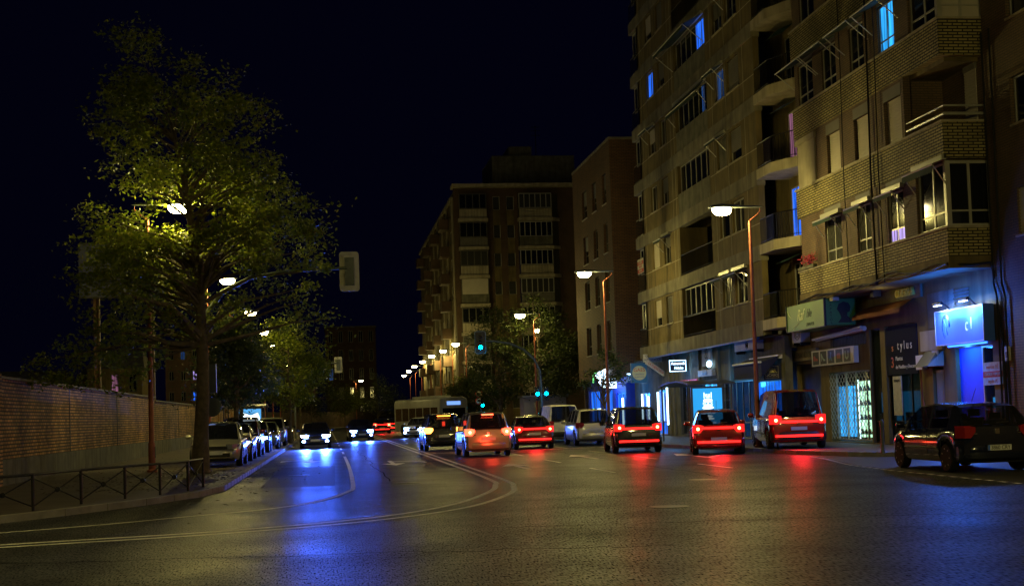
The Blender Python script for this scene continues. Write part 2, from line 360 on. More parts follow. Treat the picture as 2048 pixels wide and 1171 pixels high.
b = MB(); b.prism([(12.7, 12), (16.58, 12), (16.58, 34), (16.15, 36.4), (15.25, 38.2), (14.75, 40.3), (14.2, 37), (13.3, 33), (12.9, 29.5), (12.7, 23.5)], -.05, .006); struct(b.make('parking_bay', brick('cobble', (.15, .14, .135), (.09, .085, .085), (.03, .03, .03), .13, .13, .014, rough=.5, stain=.3)))
mk = MB()
for i in range(46):
    y = 14+i*.55; x = np.interp(y, [12, 23.5, 29.5, 33, 37, 40.3], [12.6, 12.6, 12.8, 13.2, 14.1, 14.65]); stripe([(x, y), (x+.02, y+.3)], .10, .007)
struct(mk.make('bay_marking', 'paint_white'))
sr = random.Random(9)
for x0, y0, x1, y1 in ((-1.5, 24, 14, 25.5), (1.6, 34, 1.5, 90), (-4, 17, 4, 15.5), (8.9, 30, 9.2, 58), (2.2, 19, 11, 17.5)):
    mk = MB(); n = 40; stripe([(x0+(x1-x0)*k/n+sr.uniform(-.09, .09), y0+(y1-y0)*k/n+sr.uniform(-.12, .12)) for k in range(n+1)], .032, .003); struct(mk.make('tar_seam', pm('tar', (.010, .010, .011), .9, var=0, spec=.0)))
for i, pts in enumerate(([(-1.6, 33), (.2, 33), (.3, 47), (-1.5, 47)], )):
    b = MB(); b.add([(x, y, .002) for x, y in pts], [(0, 1, 2, 3)]); struct(b.make('asphalt_patch', pm('asphalt_patch', (.036, .036, .038), .6, var=.7, scale=16, bump=.5, bscale=30, spec=.1)))
hb = MB()
for x, y in ((1.9, 33), (8.2, 29), (5.5, 21.5), (-.8, 40)): hb.lathe([(.33, .001), (.33, .006), (.28, .007)], 20, (x, y, 0))
for i, (x, y) in enumerate(((1.9, 33), (8.2, 29), (5.5, 21.5), (-.8, 40))):
    m_ = MB(); m_.lathe([(.33, .001), (.33, .006), (.27, .0075), (.25, .005), (.1, .0065)], 22, (0, 0, 0)); o = m_.make('manhole_cover', 'alu_dark'); o.location = (x, y, 0)
    tag(o, ['round iron manhole cover in the oncoming lanes beside the double line', 'round iron manhole cover in the right hand lane of the crossing', 'round iron manhole cover nearest the camera in the road', 'round iron manhole cover in front of the left kerb'][i], 'manhole cover', 'manhole covers in the road')

# ------------------------------------------------------------ brick yard wall on the left
w = thing('boundary_wall', 'long weathered brick wall with concrete foot along the left pavement', 'wall', (-8.6, 37, .12))
w.location = (0, 0, 0)
b = MB(); b.box(-8.9, -8.6, 37.4, 71, .8, 2.98); b.box(-8.9, -8.6, 71, 178, .8, 2.80); b.box(-8.9, -8.6, 14, 37.0, .8, 3.02)
for y in range(96, 178, 8): b.box(-8.62, -8.5, y, y+.5, .8, 2.8)
b.make('brickwork', 'brick_yard', w)
for y in (47.6, 58.2, 82): b = MB(); b.box(-8.62, -8.585, y, y+.07, .8, 2.8 if y > 71 else 2.97); b.make('joint_cover', 'iron', w)
b = MB(); b.box(-8.95, -8.52, 37.4, 178, .1, .8); b.box(-8.95, -8.52, 14, 37.0, .1, .8); b.make('plinth', 'concrete_dark', w)
b = MB(); b.box(-9.0, -8.53, 37.4, 71, 2.98, 3.05); b.box(-9.0, -8.53, 71, 178, 2.80, 2.87); b.box(-9.0, -8.53, 14, 37.0, 3.02, 3.09); b.make('coping', 'concrete', w)
b = MB(); b.box(-9.0, -8.48, 37.0, 37.4, .1, 3.1); b.make('pier', 'brick_yard', w)
w2 = MB(); w2.ring([[(-8.6, 178, .1), (-8.6, 178, 2.9), (-8.9, 178, 2.9), (-8.9, 178, .1)], [(-6, 225, .1), (-6, 225, 2.9), (-6.3, 225, 2.9), (-6.3, 225, .1)], [(6, 262, .1), (6, 262, 2.9), (5.8, 262.3, 2.9), (5.8, 262.3, .1)], [(34, 330, .1), (34, 330, 2.9), (33.8, 330.3, 2.9), (33.8, 330.3, .1)]])
tag(w2.make('boundary_wall', 'brick_far'), 'far low brick wall closing off the bend at the end of the street', 'wall')

# ------------------------------------------------------------ building A: tan brick block at the right edge
A = thing('apartment_building', 'tan brick apartment block at right with overhanging upper floors and shops below', 'building', (18.9, 42, .12)); A.location = (0, 0, 0)
OX, GX, Y0, Y1 = 17.6, 18.9, 35.95, 48.0
b = MB()
for k in range(5):                                   # brick parapet bands of each floor
    z0, z1 = (5.62, 6.42) if k == 0 else (8.42+2.97*(k-1), 9.46+2.97*(k-1))
    b.box(OX, OX+.25, Y0, Y1, z0, z1); b.box(OX+.25, GX+.3, Y0, Y0+.25, z0, z1); b.box(OX+.25, GX+.3, Y1-.25, Y1, z0, z1)
b.make('parapet', 'brick_tan', A)
b = MB()
for k in range(5):
    z1 = 6.42 if k == 0 else 9.46+2.97*(k-1)
    b.box(OX-.05, OX+.3, Y0-.05, Y1+.03, z1, z1+.06); b.box(OX+.3, GX+.2, Y0-.05, Y0+.28, z1, z1+.06)
b.make('coping', 'plaster_pale', A)
b = MB(); b.box(OX-.02, GX+.6, Y0-.02, Y1+.02, 5.28, 5.62)
for k in range(1, 5): b.box(OX+.27, GX+3, Y0+.27, Y1-.27, 8.30+2.97*(k-1), 8.46+2.97*(k-1))
b.make('floor_slab', 'plaster', A)
holesets = {0: [(43.85, 45.35), (41.35, 42.5), (38.85, 40.05)], 1: [(43.65, 44.85), (41.15, 42.4), (38.7, 39.95)], 2: [(45.9, 47.4), (43.7, 45.0), (41.3, 42.5), (38.95, 40.15)], 3: [(45.5, 47), (43, 44.4), (40.5, 41.9), (38.6, 39.6)]}
aw = MB()
for k in range(4):
    zf = 6.48+2.97*k; zs = zf+2.97-1.03 if k else 8.42
    zs = 8.42+2.97*k
    zt = {0: 8.05, 1: 10.92, 2: 14.0, 3: 17}[k]
    end = 37.95 if k in (0, 2) else 38.5
    holes = [(a, c, zf, zt) for a, c in holesets[k]]
    if k == 1: holes.append((45.9, 47.75, zf, 11.15))
    wall(aw, 'W', OX+.04, end, Y1-.25, zf, zs, holes, .22)
    if k == 1: fb(aw, 'S', 38.5, OX+.3, GX, zf, zs, -.2, 0)
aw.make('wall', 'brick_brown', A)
for k in range(4):
    zf = 6.48+2.97*k; zt = {0: 8.05, 1: 10.92, 2: 14.0, 3: 17}[k]
    for i, (a, c) in enumerate(holesets[k]):
        bx = MB(); fb(bx, 'W', OX+.04, a-.02, c+.02, zt-.0, zt+.36, -.05, .012); 
        lit = None
        if k == 0:
            wd = window(A, 'W', OX+.04, a, c, zf, zt, n=2, rail=.42, pane='glass_curtain' if i != 2 else 'glass_dark', dep=.06, fw_=.06)
            if i == 2:
                q = MB(); fb(q, 'W', OX+.04, a+.06, c-.06, zf+.06, zf+.40, -.085, -.075); q.make('lit_pane', 'lit_purple', wd)
            awning(A, 'W', OX+.04, a-.1, c+.1, zt+.02, .42, .12, val=.16)
        elif k == 1:
            shutter(A, 'W', OX+.04, a+.05, c-.05, zf+.12, zt, dep=.1); window(A, 'W', OX+.04, a, c, zf, zt, n=1, dep=.13)
        elif k == 2:
            window(A, 'W', OX+.04, a, c, zf, zt, n=2, rail=.45, pane='lit_cyan' if i == 3 else 'glass_dark', dep=.06)
            awning(A, 'W', OX+.04, a-.45, c+.35, zt+.1, .75, .28, val=.05, arms=True, cass=False)
        else: window(A, 'W', OX+.04, a, c, zf, zt, n=2, dep=.06)
        bx.make('shutter_box', 'shutter_box', A)
# white enclosed end window, floor 2
bw = MB(); fb(bw, 'W', OX+.04, 45.95, 46.82, 9.52, 11.1, -.1, .04); fb(bw, 'W', OX+.04, 46.84, 47.7, 9.52, 11.1, -.1, .03); fb(bw, 'W', OX+.04, 45.85, 47.8, 11.1, 11.3, -.1, .1); bw.make('window_panel', 'plaster_pale', A)
# corner glazing floor 1 and floor 3
for zf, zt, pn in ((6.48, 8.36, 'glass_dark'), (12.42, 14.2, 'shutter')):
    window(A, 'W', OX+.1, 36.05, 37.95, zf, zt, n=2, rail=.45, pane='glass_dark', dep=.03, fw_=.07, name='corner_glazing')
    window(A, 'S', Y0+.06, OX+.12, GX+.1, zf, zt, n=2, rail=.45, pane=pn, dep=.03, fw_=.08, name='corner_glazing')
    q = MB(); q.box(OX+.02, OX+.16, Y0+.02, Y0+.16, zf, zt); q.make('corner_post', 'alu', A)
awning(A, 'W', OX+.06, 35.95, 38.0, 8.38, .42, .14, val=.24)
# balcony of floor 2: bar rail and back wall
q = MB()
for z in (9.72, 9.95): q.tube([(OX+.1, 38.5, z), (OX+.1, Y0+.08, z), (GX+.2, Y0+.08, z)], .03 if z > 9.8 else .045, 8)
q.make('railing', 'alu', A)
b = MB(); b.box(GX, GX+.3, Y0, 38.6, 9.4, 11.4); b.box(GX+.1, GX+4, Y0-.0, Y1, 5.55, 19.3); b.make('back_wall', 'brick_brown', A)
q = MB(); fb(q, 'W', GX, 36.3, 37.0, 11.1, 11.38, 0, .08); q.make('shutter_box', 'shutter_box', A); shutter(A, 'W', GX, 36.3, 37.0, 9.5, 11.1, dep=-.05)
# cables and clips on the face
q = MB()
for y in (40.9, 43.15, 40.3): q.tube([(OX-.05, y, 5.3), (OX-.07, y+.04, 9), (OX-.05, y-.03, 13), (OX-.06, y, 19)], .018 if y != 40.9 else .032, 5)
for o_ in range(3):
    pts = [(OX-.06-.02*o_, Y0+(Y1-Y0)*t/14, 5.42-.05*o_+.06*math.sin(t*1.7+o_*2)+(.12 if t in (4, 5) else 0)) for t in range(15)]; q.tube(pts, .02, 5)
q.tube([(OX-.04, Y0+.1, 5.4), (OX+.6, Y0-.08, 5.36), (GX-.1, Y0-.08, 5.42), (GX+.1, Y0-.1, 4.7), (GX-.06, 35.5, 3), (GX-.06, 35.4, .3)], .045, 6)
for y in (35.65, 35.2): q.tube([(GX-.08, y, .2), (GX-.08, y, 4.4), (GX-.05, y+.2, 4.8), (GX-.05, y+.2, 12)], .03, 6)
q.make('cable', 'cable', A)
# ground floor skin
b = MB()
GH = [(45.05, 48.85, .15, 2.72), (49.75, 52.35, .15, 3.15), (41.05, 44.95, .15, 4.1), (39.35, 40.1, .15, 2.6), (36.2, 38.5, .15, 3.1), (45.2, 48.6, 3.62, 4.0)]
wall(b, 'W', GX, 35.9, 53.6, .1, 5.28, GH, .35); b.make('shop_wall', 'plaster', A)
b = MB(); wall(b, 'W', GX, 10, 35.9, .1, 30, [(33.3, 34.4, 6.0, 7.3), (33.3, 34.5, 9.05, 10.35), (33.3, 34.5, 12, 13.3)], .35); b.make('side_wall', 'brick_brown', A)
for z0, z1 in ((6.0, 7.3), (9.05, 10.35), (12, 13.3)): window(A, 'W', GX, 33.3, 34.45, z0, z1, n=1, dep=.1, sill=1); 
shutter(A, 'W', GX, 33.35, 34.4, 6.05, 7.25, dep=.06)
b = MB(); b.box(GX+.36, GX+2.6, 35.95, 53.4, .12, .16); b.box(GX+2.4, GX+2.6, 35.95, 53.4, .16, 4.9); b.make('shop_interior', 'dark_room', A)
# shoe shop: folding grille over a lit window
s = window(A, 'W', GX, 45.05, 48.85, .2, 2.72, n=4, pane='glass_clear', dep=.25, name='shop_window')
q = MB()
for i in range(13):
    for j in range(9):
        for sg in (1, -1):
            y = 45.1+3.7*i/13; z = .25+2.42*j/9; dy, dz = 3.7/13, 2.42/9
            q.tube([(GX-.02+.004*sg, y+(0 if sg > 0 else dy), z), (GX-.02+.004*sg, y+(dy if sg > 0 else 0), z+dz)], .010, 4, False)
q.make('grille', 'alu', A)
q = MB(); q.box(GX+.62, GX+.66, 46.2, 47.5, .3, 2.35); q.make('lit_display', 'shop_green', A)
q = MB(); q.box(GX+.50, GX+.56, 47.42, 47.5, .25, 2.4); q.make('display_tube', 'shop_white', A)
q = MB(); q.box(GX+.7, GX+.75, 47.9, 50.4, .3, 2.2); q.make('lit_display', 'shop_cyan', A)
q = MB()
for j in range(4):
    q.box(GX+.38, GX+.6, 46.1, 47.3, .42+.52*j, .45+.52*j)
    for t in range(3): q.ring([[(GX+.48+.05*math.cos(a)*r_, 46.35+.36*t+.11*math.sin(a)*r_, .45+.52*j+h) for a in [k*.785 for k in range(8)]] for h, r_ in ((0, 1), (.06, .95), (.1, .6), (.16, .45))])
q.make('display_shelf', 'iron', A)
q = MB(); fb(q, 'W', GX, 45.2, 48.6, 3.62, 4.0, -.2, -.1); 
for i in range(24): fb(q, 'W', GX, 45.2+i*.142, 45.24+i*.142, 3.62, 4.0, -.1, -.05)
q.make('vent_grille', 'iron', A)
q = MB(); q.tube([(GX-.16, 44.95, 4.15), (GX-.16, 49.6, 4.02)], .09, 10); q.tube([(GX-.3, 44.9, 4.2), (GX-.3, 49.65, 4.02)], .05, 8); q.make('awning_case', 'white_metal', A)
# closed shop with a steel roller door
shutter(A, 'W', GX, 49.75, 52.35, .15, 3.15, m='shutter_steel', dep=.2, step=.09)
# furniture shop front
s = window(A, 'W', GX, 41.1, 43.55, .15, 4.1, n=3, rail=.75, pane='glass_shop', fm='iron', dep=.1, name='shop_window')
s2 = window(A, 'W', GX, 43.95, 44.95, .15, 4.1, n=1, rail=.75, pane='glass_shop', fm='iron', dep=.1, name='shop_window')
q = MB(); fb(q, 'W', GX, 43.55, 43.95, .15, 4.1, -.15, .03); q.make('pillar', 'plaster', A)
q = MB(); fb(q, 'W', GX, 42.0, 46.3, .3, 1.9, -.62, -.58); q.make('lit_display', em('shop_dim_cyan', (.03, .4, .9), .30), A)
q = MB()
for y, z, a, c in ((41.6, .5, .5, .7), (42.6, .35, .9, .5), (44.3, .3, .6, .9), (43.2, .3, .4, 1.2)): q.box(GX+.38, GX+.55, y+1.0, y+1.0+a, .16, z+c)
q.make('display_furniture', 'black', A)
q = MB(); fb(q, 'W', GX, 41.1, 43.5, 2.45, 4.05, -.02, .012); q.make('window_film', pm('film_navy', (.008, .010, .03), .7, var=0, spec=.1), s)
text(A, 's', 'W', GX, 43.0, 3.35, .36, 'white_metal', .016).data.materials[0] = pm('film_orange', (.6, .22, .1), .5, var=0)
text(A, 't y l u s', 'W', GX, 42.05, 3.4, .40, 'white_metal', .016, sx=.95)
text(A, '3', 'W', GX, 43.05, 2.85, .5, 'white_metal', .016).data.materials[0] = pm('film_red', (.5, .09, .05), .5, var=0)
text(A, 'Plantas', 'W', GX, 42.8, 2.98, .2, 'white_metal', .016, 'LEFT'); text(A, 'de Muebles y Descanso', 'W', GX, 42.8, 2.7, .17, 'white_metal', .016, 'LEFT')
q = MB(); fb(q, 'W', GX, 42.45, 43.1, 1.1, 2.4, -.02, .014); pw = q.make('poster', pm('paper', (.5, .48, .42), .8, var=.2, scale=6), s)
text(pw, 'REBAJAS', 'W', GX, 42.78, 2.25, .13, 'black', .018)
awning(A, 'W', GX, 41.1, 45.05, 4.85, .55, .28, m='awning_brown', val=.16, arms=False, cass=False)
# doorway and entry porch of the flats
q = MB()
for i in range(9): fb(q, 'W', GX, 39.4+.075*i, 39.42+.075*i, .2, 2.5, -.1, -.08)
for z in (.3, 1.2, 2.45): fb(q, 'W', GX, 39.38, 40.08, z, z+.05, -.12, -.09)
q.make('door', 'alu', A)
q = MB(); q.ring([[(GX, 39.3, 2.62), (GX, 40.3, 2.62), (GX, 40.3, 3.1), (GX, 39.3, 3.1)], [(GX-.5, 39.45, 2.62), (GX-.5, 40.3, 2.62), (GX-.12, 40.3, 3.1), (GX-.12, 39.45, 3.1)]]); q.make('porch_hood', 'alu_dark', A)
q = MB(); fb(q, 'W', GX, 39.2, 40.75, 3.12, 3.75, .003, .07); q.make('wall_panel', 'plaster_pale', A)
q = MB(); fb(q, 'W', GX, 38.4, 40.2, 3.8, 4.9, .003, .03)
for i in range(6): fb(q, 'W', GX, 37.4, 39.0, 4.3+.1*i, 4.36+.1*i, .03, .045)
q.make('vent_grille', 'concrete_dark', A)
# picture framing shop: blue lit niche
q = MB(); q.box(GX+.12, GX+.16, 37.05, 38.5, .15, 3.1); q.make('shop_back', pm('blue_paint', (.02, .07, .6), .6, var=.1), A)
window(A, 'W', GX, 36.2, 37.05, .15, 3.1, n=1, rail=1.1, pane='glass_shop', dep=.1, name='shop_window')
q = MB(); fb(q, 'W', GX, 36.7, 37.4, .4, 1.6, -.6, -.55); q.make('lit_display', 'shop_cyan', A)

def sign(name, label, face, pl, u0, u1, z0, z1, d0, d1, m, cat='sign', group=None):
    t = thing(name, label, cat, fp(face, pl, (u0+u1)/2, z0, d0), 0, group); t.location = (0, 0, 0)
    b = MB(); fb(b, face, pl, u0, u1, z0, z1, d0, d1); b.make('panel', m, t); return t
def rim(t, face, pl, u0, u1, z0, z1, d0, d1, w, m):
    q = MB(); fb(q, face, pl, u0, u1, z1, z1+w, d0, d1); fb(q, face, pl, u0, u1, z0-w, z0, d0, d1); fb(q, face, pl, u0-w, u0, z0-w, z1+w, d0, d1); fb(q, face, pl, u1, u1+w, z0-w, z1+w, d0, d1); return q.make('frame', m, t)

# signs on A
t = sign('shop_sign', 'pale strip sign with five dark shoe pictograms above the grilled shop', 'W', GX, 45.9, 50.1, 3.0, 3.6, .02, .2, 'white_metal')
for i in range(5):
    u = 49.65-.78*i; q = MB(); fb(q, 'W', GX, u-.32, u+.3, 3.06, 3.54, .2, .208); f_ = q.make('pictogram', 'black', t)
    c = [pm('pic_red', (.5, .08, .05), .5, var=0), pm('pic_pale', (.45, .6, .5), .5, var=0), pm('pic_blue', (.1, .25, .4), .5, var=0), pm('pic_red', (0, 0, 0)), pm('pic_pale', (0, 0, 0))][i]
    shp = [[(-.2, -.1), (.2, -.1), (.2, -.02), (.0, .02), (-.06, .1), (-.2, .08)], [(-.2, .15), (-.14, .16), (.05, -.04), (.2, -.08), (.2, -.13), (.02, -.12), (-.12, .02), (-.14, -.13), (-.17, -.13)],
           [(-.05, .18), (.08, .16), (.03, .02), (.12, -.15), (.03, -.15), (-.02, -.05), (-.1, -.16), (-.14, -.12), (-.05, .03)], [(-.15, -.1), (.15, -.1), (.16, .05), (.08, .1), (-.08, .1), (-.16, .05)],
           [(-.15, .15), (-.1, .15), (-.09, -.05), (0, -.1), (.09, -.05), (.1, .15), (.15, .15), (.14, -.1), (0, -.17), (-.14, -.1)]][i]
    q = MB(); q.ring([[fp('W', GX, u-x*1.1, 3.3+y, .21) for x, y in shp], [fp('W', GX, u-x*1.1, 3.3+y, .214) for x, y in shp]]); q.make('drawing', c, f_)
t = thing('shop_sign', 'large glossy green box sign with handwritten lettering under the brick overhang', 'sign'); pm('green_panel', (.05, .15, .022), .3, var=.1); pm('green_side', (.05, .24, .06), .4, var=.06)
b = MB(); b.box(17.45, 18.6, 45.3, 49.2, 4.3, 5.25); b.make('panel', 'green_panel', t)
q = MB(); q.box(17.5, 18.55, 45.285, 45.3, 4.33, 5.22); q.make('side_panel', 'green_side', t)
q = MB(); q.box(17.42, 17.5, 45.26, 45.33, 4.28, 5.27); q.box(17.42, 17.5, 49.17, 49.23, 4.28, 5.27); q.box(17.43, 17.47, 45.33, 49.17, 4.28, 4.31); q.make('frame', 'iron', t)
pm('script_pale', (.62, .68, .4), .4, var=0)
text(t, 'Raf', 'W', 17.45, 47.75, 4.83, .58, 'script_pale', .004, shear=.45, sx=.9); text(t, 'hle', 'W', 17.45, 46.85, 4.85, .44, 'black', .004, shear=.4); text(t, 'ZAPATOS', 'W', 17.45, 46.75, 4.45, .18, 'black', .004)
q = MB(); q.tube([fp('W', 17.45, 49.1, 5.1, .006), fp('W', 17.45, 48.85, 4.88, .006), fp('W', 17.45, 48.7, 4.8, .006)], .014, 4); q.tube([fp('W', 17.45, 48.5, 4.36, .006), fp('W', 17.45, 47.6, 4.68, .006)], .014, 4); q.make('brush_stroke', 'script_pale', t)
for i, c in enumerate('ZAPATOS'): text(t, c, 'S', 45.285, 17.68, 5.13-.125*i, .13, 'black', .004)
q = MB(); pf = [(-.24, -.36), (.26, -.36), (.2, -.2), (.1, -.12), (.12, .0), (.2, .02), (.24, .2), (.16, .34), (-.02, .38), (-.2, .3), (-.27, .12), (-.2, .02), (-.14, -.1), (-.12, -.2)]
q.ring([[(18.17+x, 45.283, 4.75+z) for x, z in pf], [(18.17+x, 45.279, 4.75+z) for x, z in pf]]); q.make('portrait', 'black', t)
q = MB(); q.box(17.62, 17.85, 44.9, 45.2, 5.14, 5.26); q.make('lamp_bracket', 'alu', t)
t = sign('shop_sign', 'long dark fascia sign with raised yellow capitals above the brown awning', 'W', GX, 40.5, 44.7, 4.86, 5.27, .02, .1, 'concrete_dark')
pm('yellow_letter', (.75, .62, .1), .5, var=.1)
text(t, 'GUERRA', 'W', GX, 41.55, 5.07, .36, 'yellow_letter', .14, ext=.05)
q = MB(); q.box(18.15, 18.4, 42.6, 42.9, 5.05, 5.27); l_ = q.make('spot_lamp', 'iron', t); lamp('POINT', l_, (18.1, 42.0, 5.0), 4.5, (1, .8, .2), .1)  # warm point light added at an unlit lamp to brighten the letters
t = sign('shop_sign', 'blue lit square fascia sign under two white spot lamps at the right corner', 'W', GX, 35.98, 39.05, 3.2, 4.25, .02, .35, 'blue_panel') if pm('blue_panel', (.06, .16, .75), .35, var=.06) else 0
rim(t, 'W', GX, 36.0, 39.0, 3.23, 4.22, .35, .37, .03, 'alu')
pm('blue_letter', (.01, .03, .25), .4, var=0)
text(t, 'c', 'W', GX, 37.0, 3.72, .55, 'white_metal', .355, sx=.8); text(t, 'l', 'W', GX, 36.72, 3.74, .5, 'white_metal', .355)
q = MB()
for r_ in (.36, .30): q.tube([fp('W', GX, 38.3+r_*.7*math.cos(a), 3.75+r_*math.sin(a), .36) for a in [k*math.pi/10-1.2 for k in range(15)]], .016, 4)
q.tube([fp('W', GX, 38.45, 4.0, .36), fp('W', GX, 38.3, 3.75, .36), fp('W', GX, 38.2, 3.5, .36)], .02, 4); q.make('emblem', 'blue_letter', t)
for u in (38.25, 36.6):
    q = MB(); q.tube([fp('W', GX, u, 4.24, .2), fp('W', GX, u, 4.5, .5), fp('W', GX, u, 4.42, .62)], .025, 6); q.tube([fp('W', GX, u-.28, 4.44, .62), fp('W', GX, u+.28, 4.44, .62)], .05, 8); l_ = q.make('spot_lamp', 'iron', t)
    q = MB(); fb(q, 'W', GX, u-.2, u+.2, 4.38, 4.392, .58, .66); q.make('bulb', em('bulb_white', (.6, .8, 1), 18), l_)
    lamp('AREA', l_, fp('W', GX, u, 4.36, .6), 28, (.65, .82, 1), .12, (0, R(-22), 0))
    lamp('POINT', l_, fp('W', GX, u, 4.15, .75), 190, (.012, .15, 1), .1)
q = MB(); q.tube([fp('W', GX, 36.3, 3.17, .12), fp('W', GX, 38.7, 3.17, .12)], .025, 8); l_ = q.make('added_tube', em('added_tube_blue', (.02, .12, 1), 6), t)  # unseen tube and area light added to wash the niche blue
lamp('AREA', l_, fp('W', GX, 37.7, 3.12, .3), 70, (.02, .2, 1), .6, (0, R(-12), 0))
t = sign('banner', 'white and red paper banner in the blue framing shop window', 'W', GX, 35.62, 36.75, 1.95, 2.6, .03, .045, 'paper'); 
q = MB(); fb(q, 'W', GX, 35.62, 36.75, 2.17, 2.34, .045, .049); q.make('red_band', pm('red_band', (.45, .02, .02), .6, var=0), t)
pm('red_letter', (.5, .12, .03), .6, var=0)
text(t, 'marcos 1€', 'W', GX, 36.2, 2.46, .16, 'red_letter', .046, sx=1.0); text(t, 'CUADROS Y ESPEJOS', 'W', GX, 36.2, 2.255, .115, 'paper', .05, sx=.85); text(t, 'desde 1€', 'W', GX, 36.2, 2.06, .15, 'red_letter', .046)
t = sign('alarm_box', 'small pale alarm plate on the wall right of the blue shop', 'W', GX, 35.15, 35.4, 2.6, 3.0, .02, .08, 'paper', 'alarm box'); q = MB(); fb(q, 'W', GX, 35.2, 35.35, 2.68, 2.85, .08, .084); q.make('label_plate', 'black', t)
t = sign('meter_box', 'blue lit meter box on the pillar beside the furniture shop', 'W', GX, 40.4, 40.85, 2.55, 3.0, .02, .2, 'white_metal', 'meter box'); q = MB(); q.tube([fp('W', GX, 40.75, 2.55, .1), fp('W', GX, 40.8, 1.6, .05), fp('W', GX, 40.6, 1.2, .05), fp('W', GX, 40.7, .2, .05)], .025, 6); q.make('conduit', 'rust_pole', t)
t = sign('house_number', 'small plate of the doorway above the folding gate', 'W', GX, 39.35, 39.75, 2.8, 3.1, .13, .17, 'paper'); text(t, '5B0', 'W', GX, 39.55, 2.95, .16, 'black', .172)
t = sign('shop_sign', 'grey stone strip sign above the closed steel roller door', 'W', GX, 49.75, 53.3, 3.28, 3.72, .02, .14, 'concrete'); text(t, 'C. LATINA HOUSE', 'W', GX, 51.5, 3.5, .33, 'iron', .142, sx=.95)

# ------------------------------------------------------------ building B: tall rendered block
B = thing('apartment_building', 'tall beige apartment block with concrete floor bands in the middle of the right side', 'building'); BX, B0, B1 = 17.5, 52.0, 71.7; NF = 8
def bz(k): return 4.98+3.03*k
wb = MB(); WIN = [(67.35, 66.05), (69.75, 68.35), (57.45, 56.05), (55.6, 53.95)]
for k in range(NF):
    z0, z1 = bz(k), bz(k+1)-.62
    holes = [(a, c, z0+.92, z0+2.28) for c, a in WIN]+[(58.7, 64.2, z0, z1)]
    wall(wb, 'W', BX, B0, B1, z0, z1, holes, .25)
wb.box(BX, BX+12, B1-.3, B1, 5, bz(NF)); wb.box(BX+1.4, BX+12, B0-.0, B0+.25, 5, bz(NF))
wb.make('wall', 'plaster', B)
q = MB()
for k in range(NF+1):
    z1 = bz(k); z0 = z1-.62
    q.box(BX-.06, BX+.3, B0, 73.3, z0, z1); q.box(BX+.3, BX+1.6, B1, 73.3, z0, z1)
    q.box(BX+.3, BX+4, 58.6, 64.3, z1-.2, z1)
q.make('floor_band', 'concrete', B)
for a, c, ys_ in ((B0, 58.6, (57.9, 55.85, 53.4)), (64.3, B1, (71.0, 65.2, 64.6))):      # panel joints
    q = MB()
    for k in range(NF):
        for y in ys_: fb(q, 'W', BX, y-.016, y+.016, bz(k), bz(k+1)-.62, .0, .006)
        fb(q, 'W', BX, a, c, bz(k)+.855, bz(k)+.89, .0, .007)
    q.make('panel_joint', 'plaster_pale', B)
LIT = {(4, 1): 'lit_blue', (3, 2): 'lit_dim', (4, 0): 'glass_dark'}
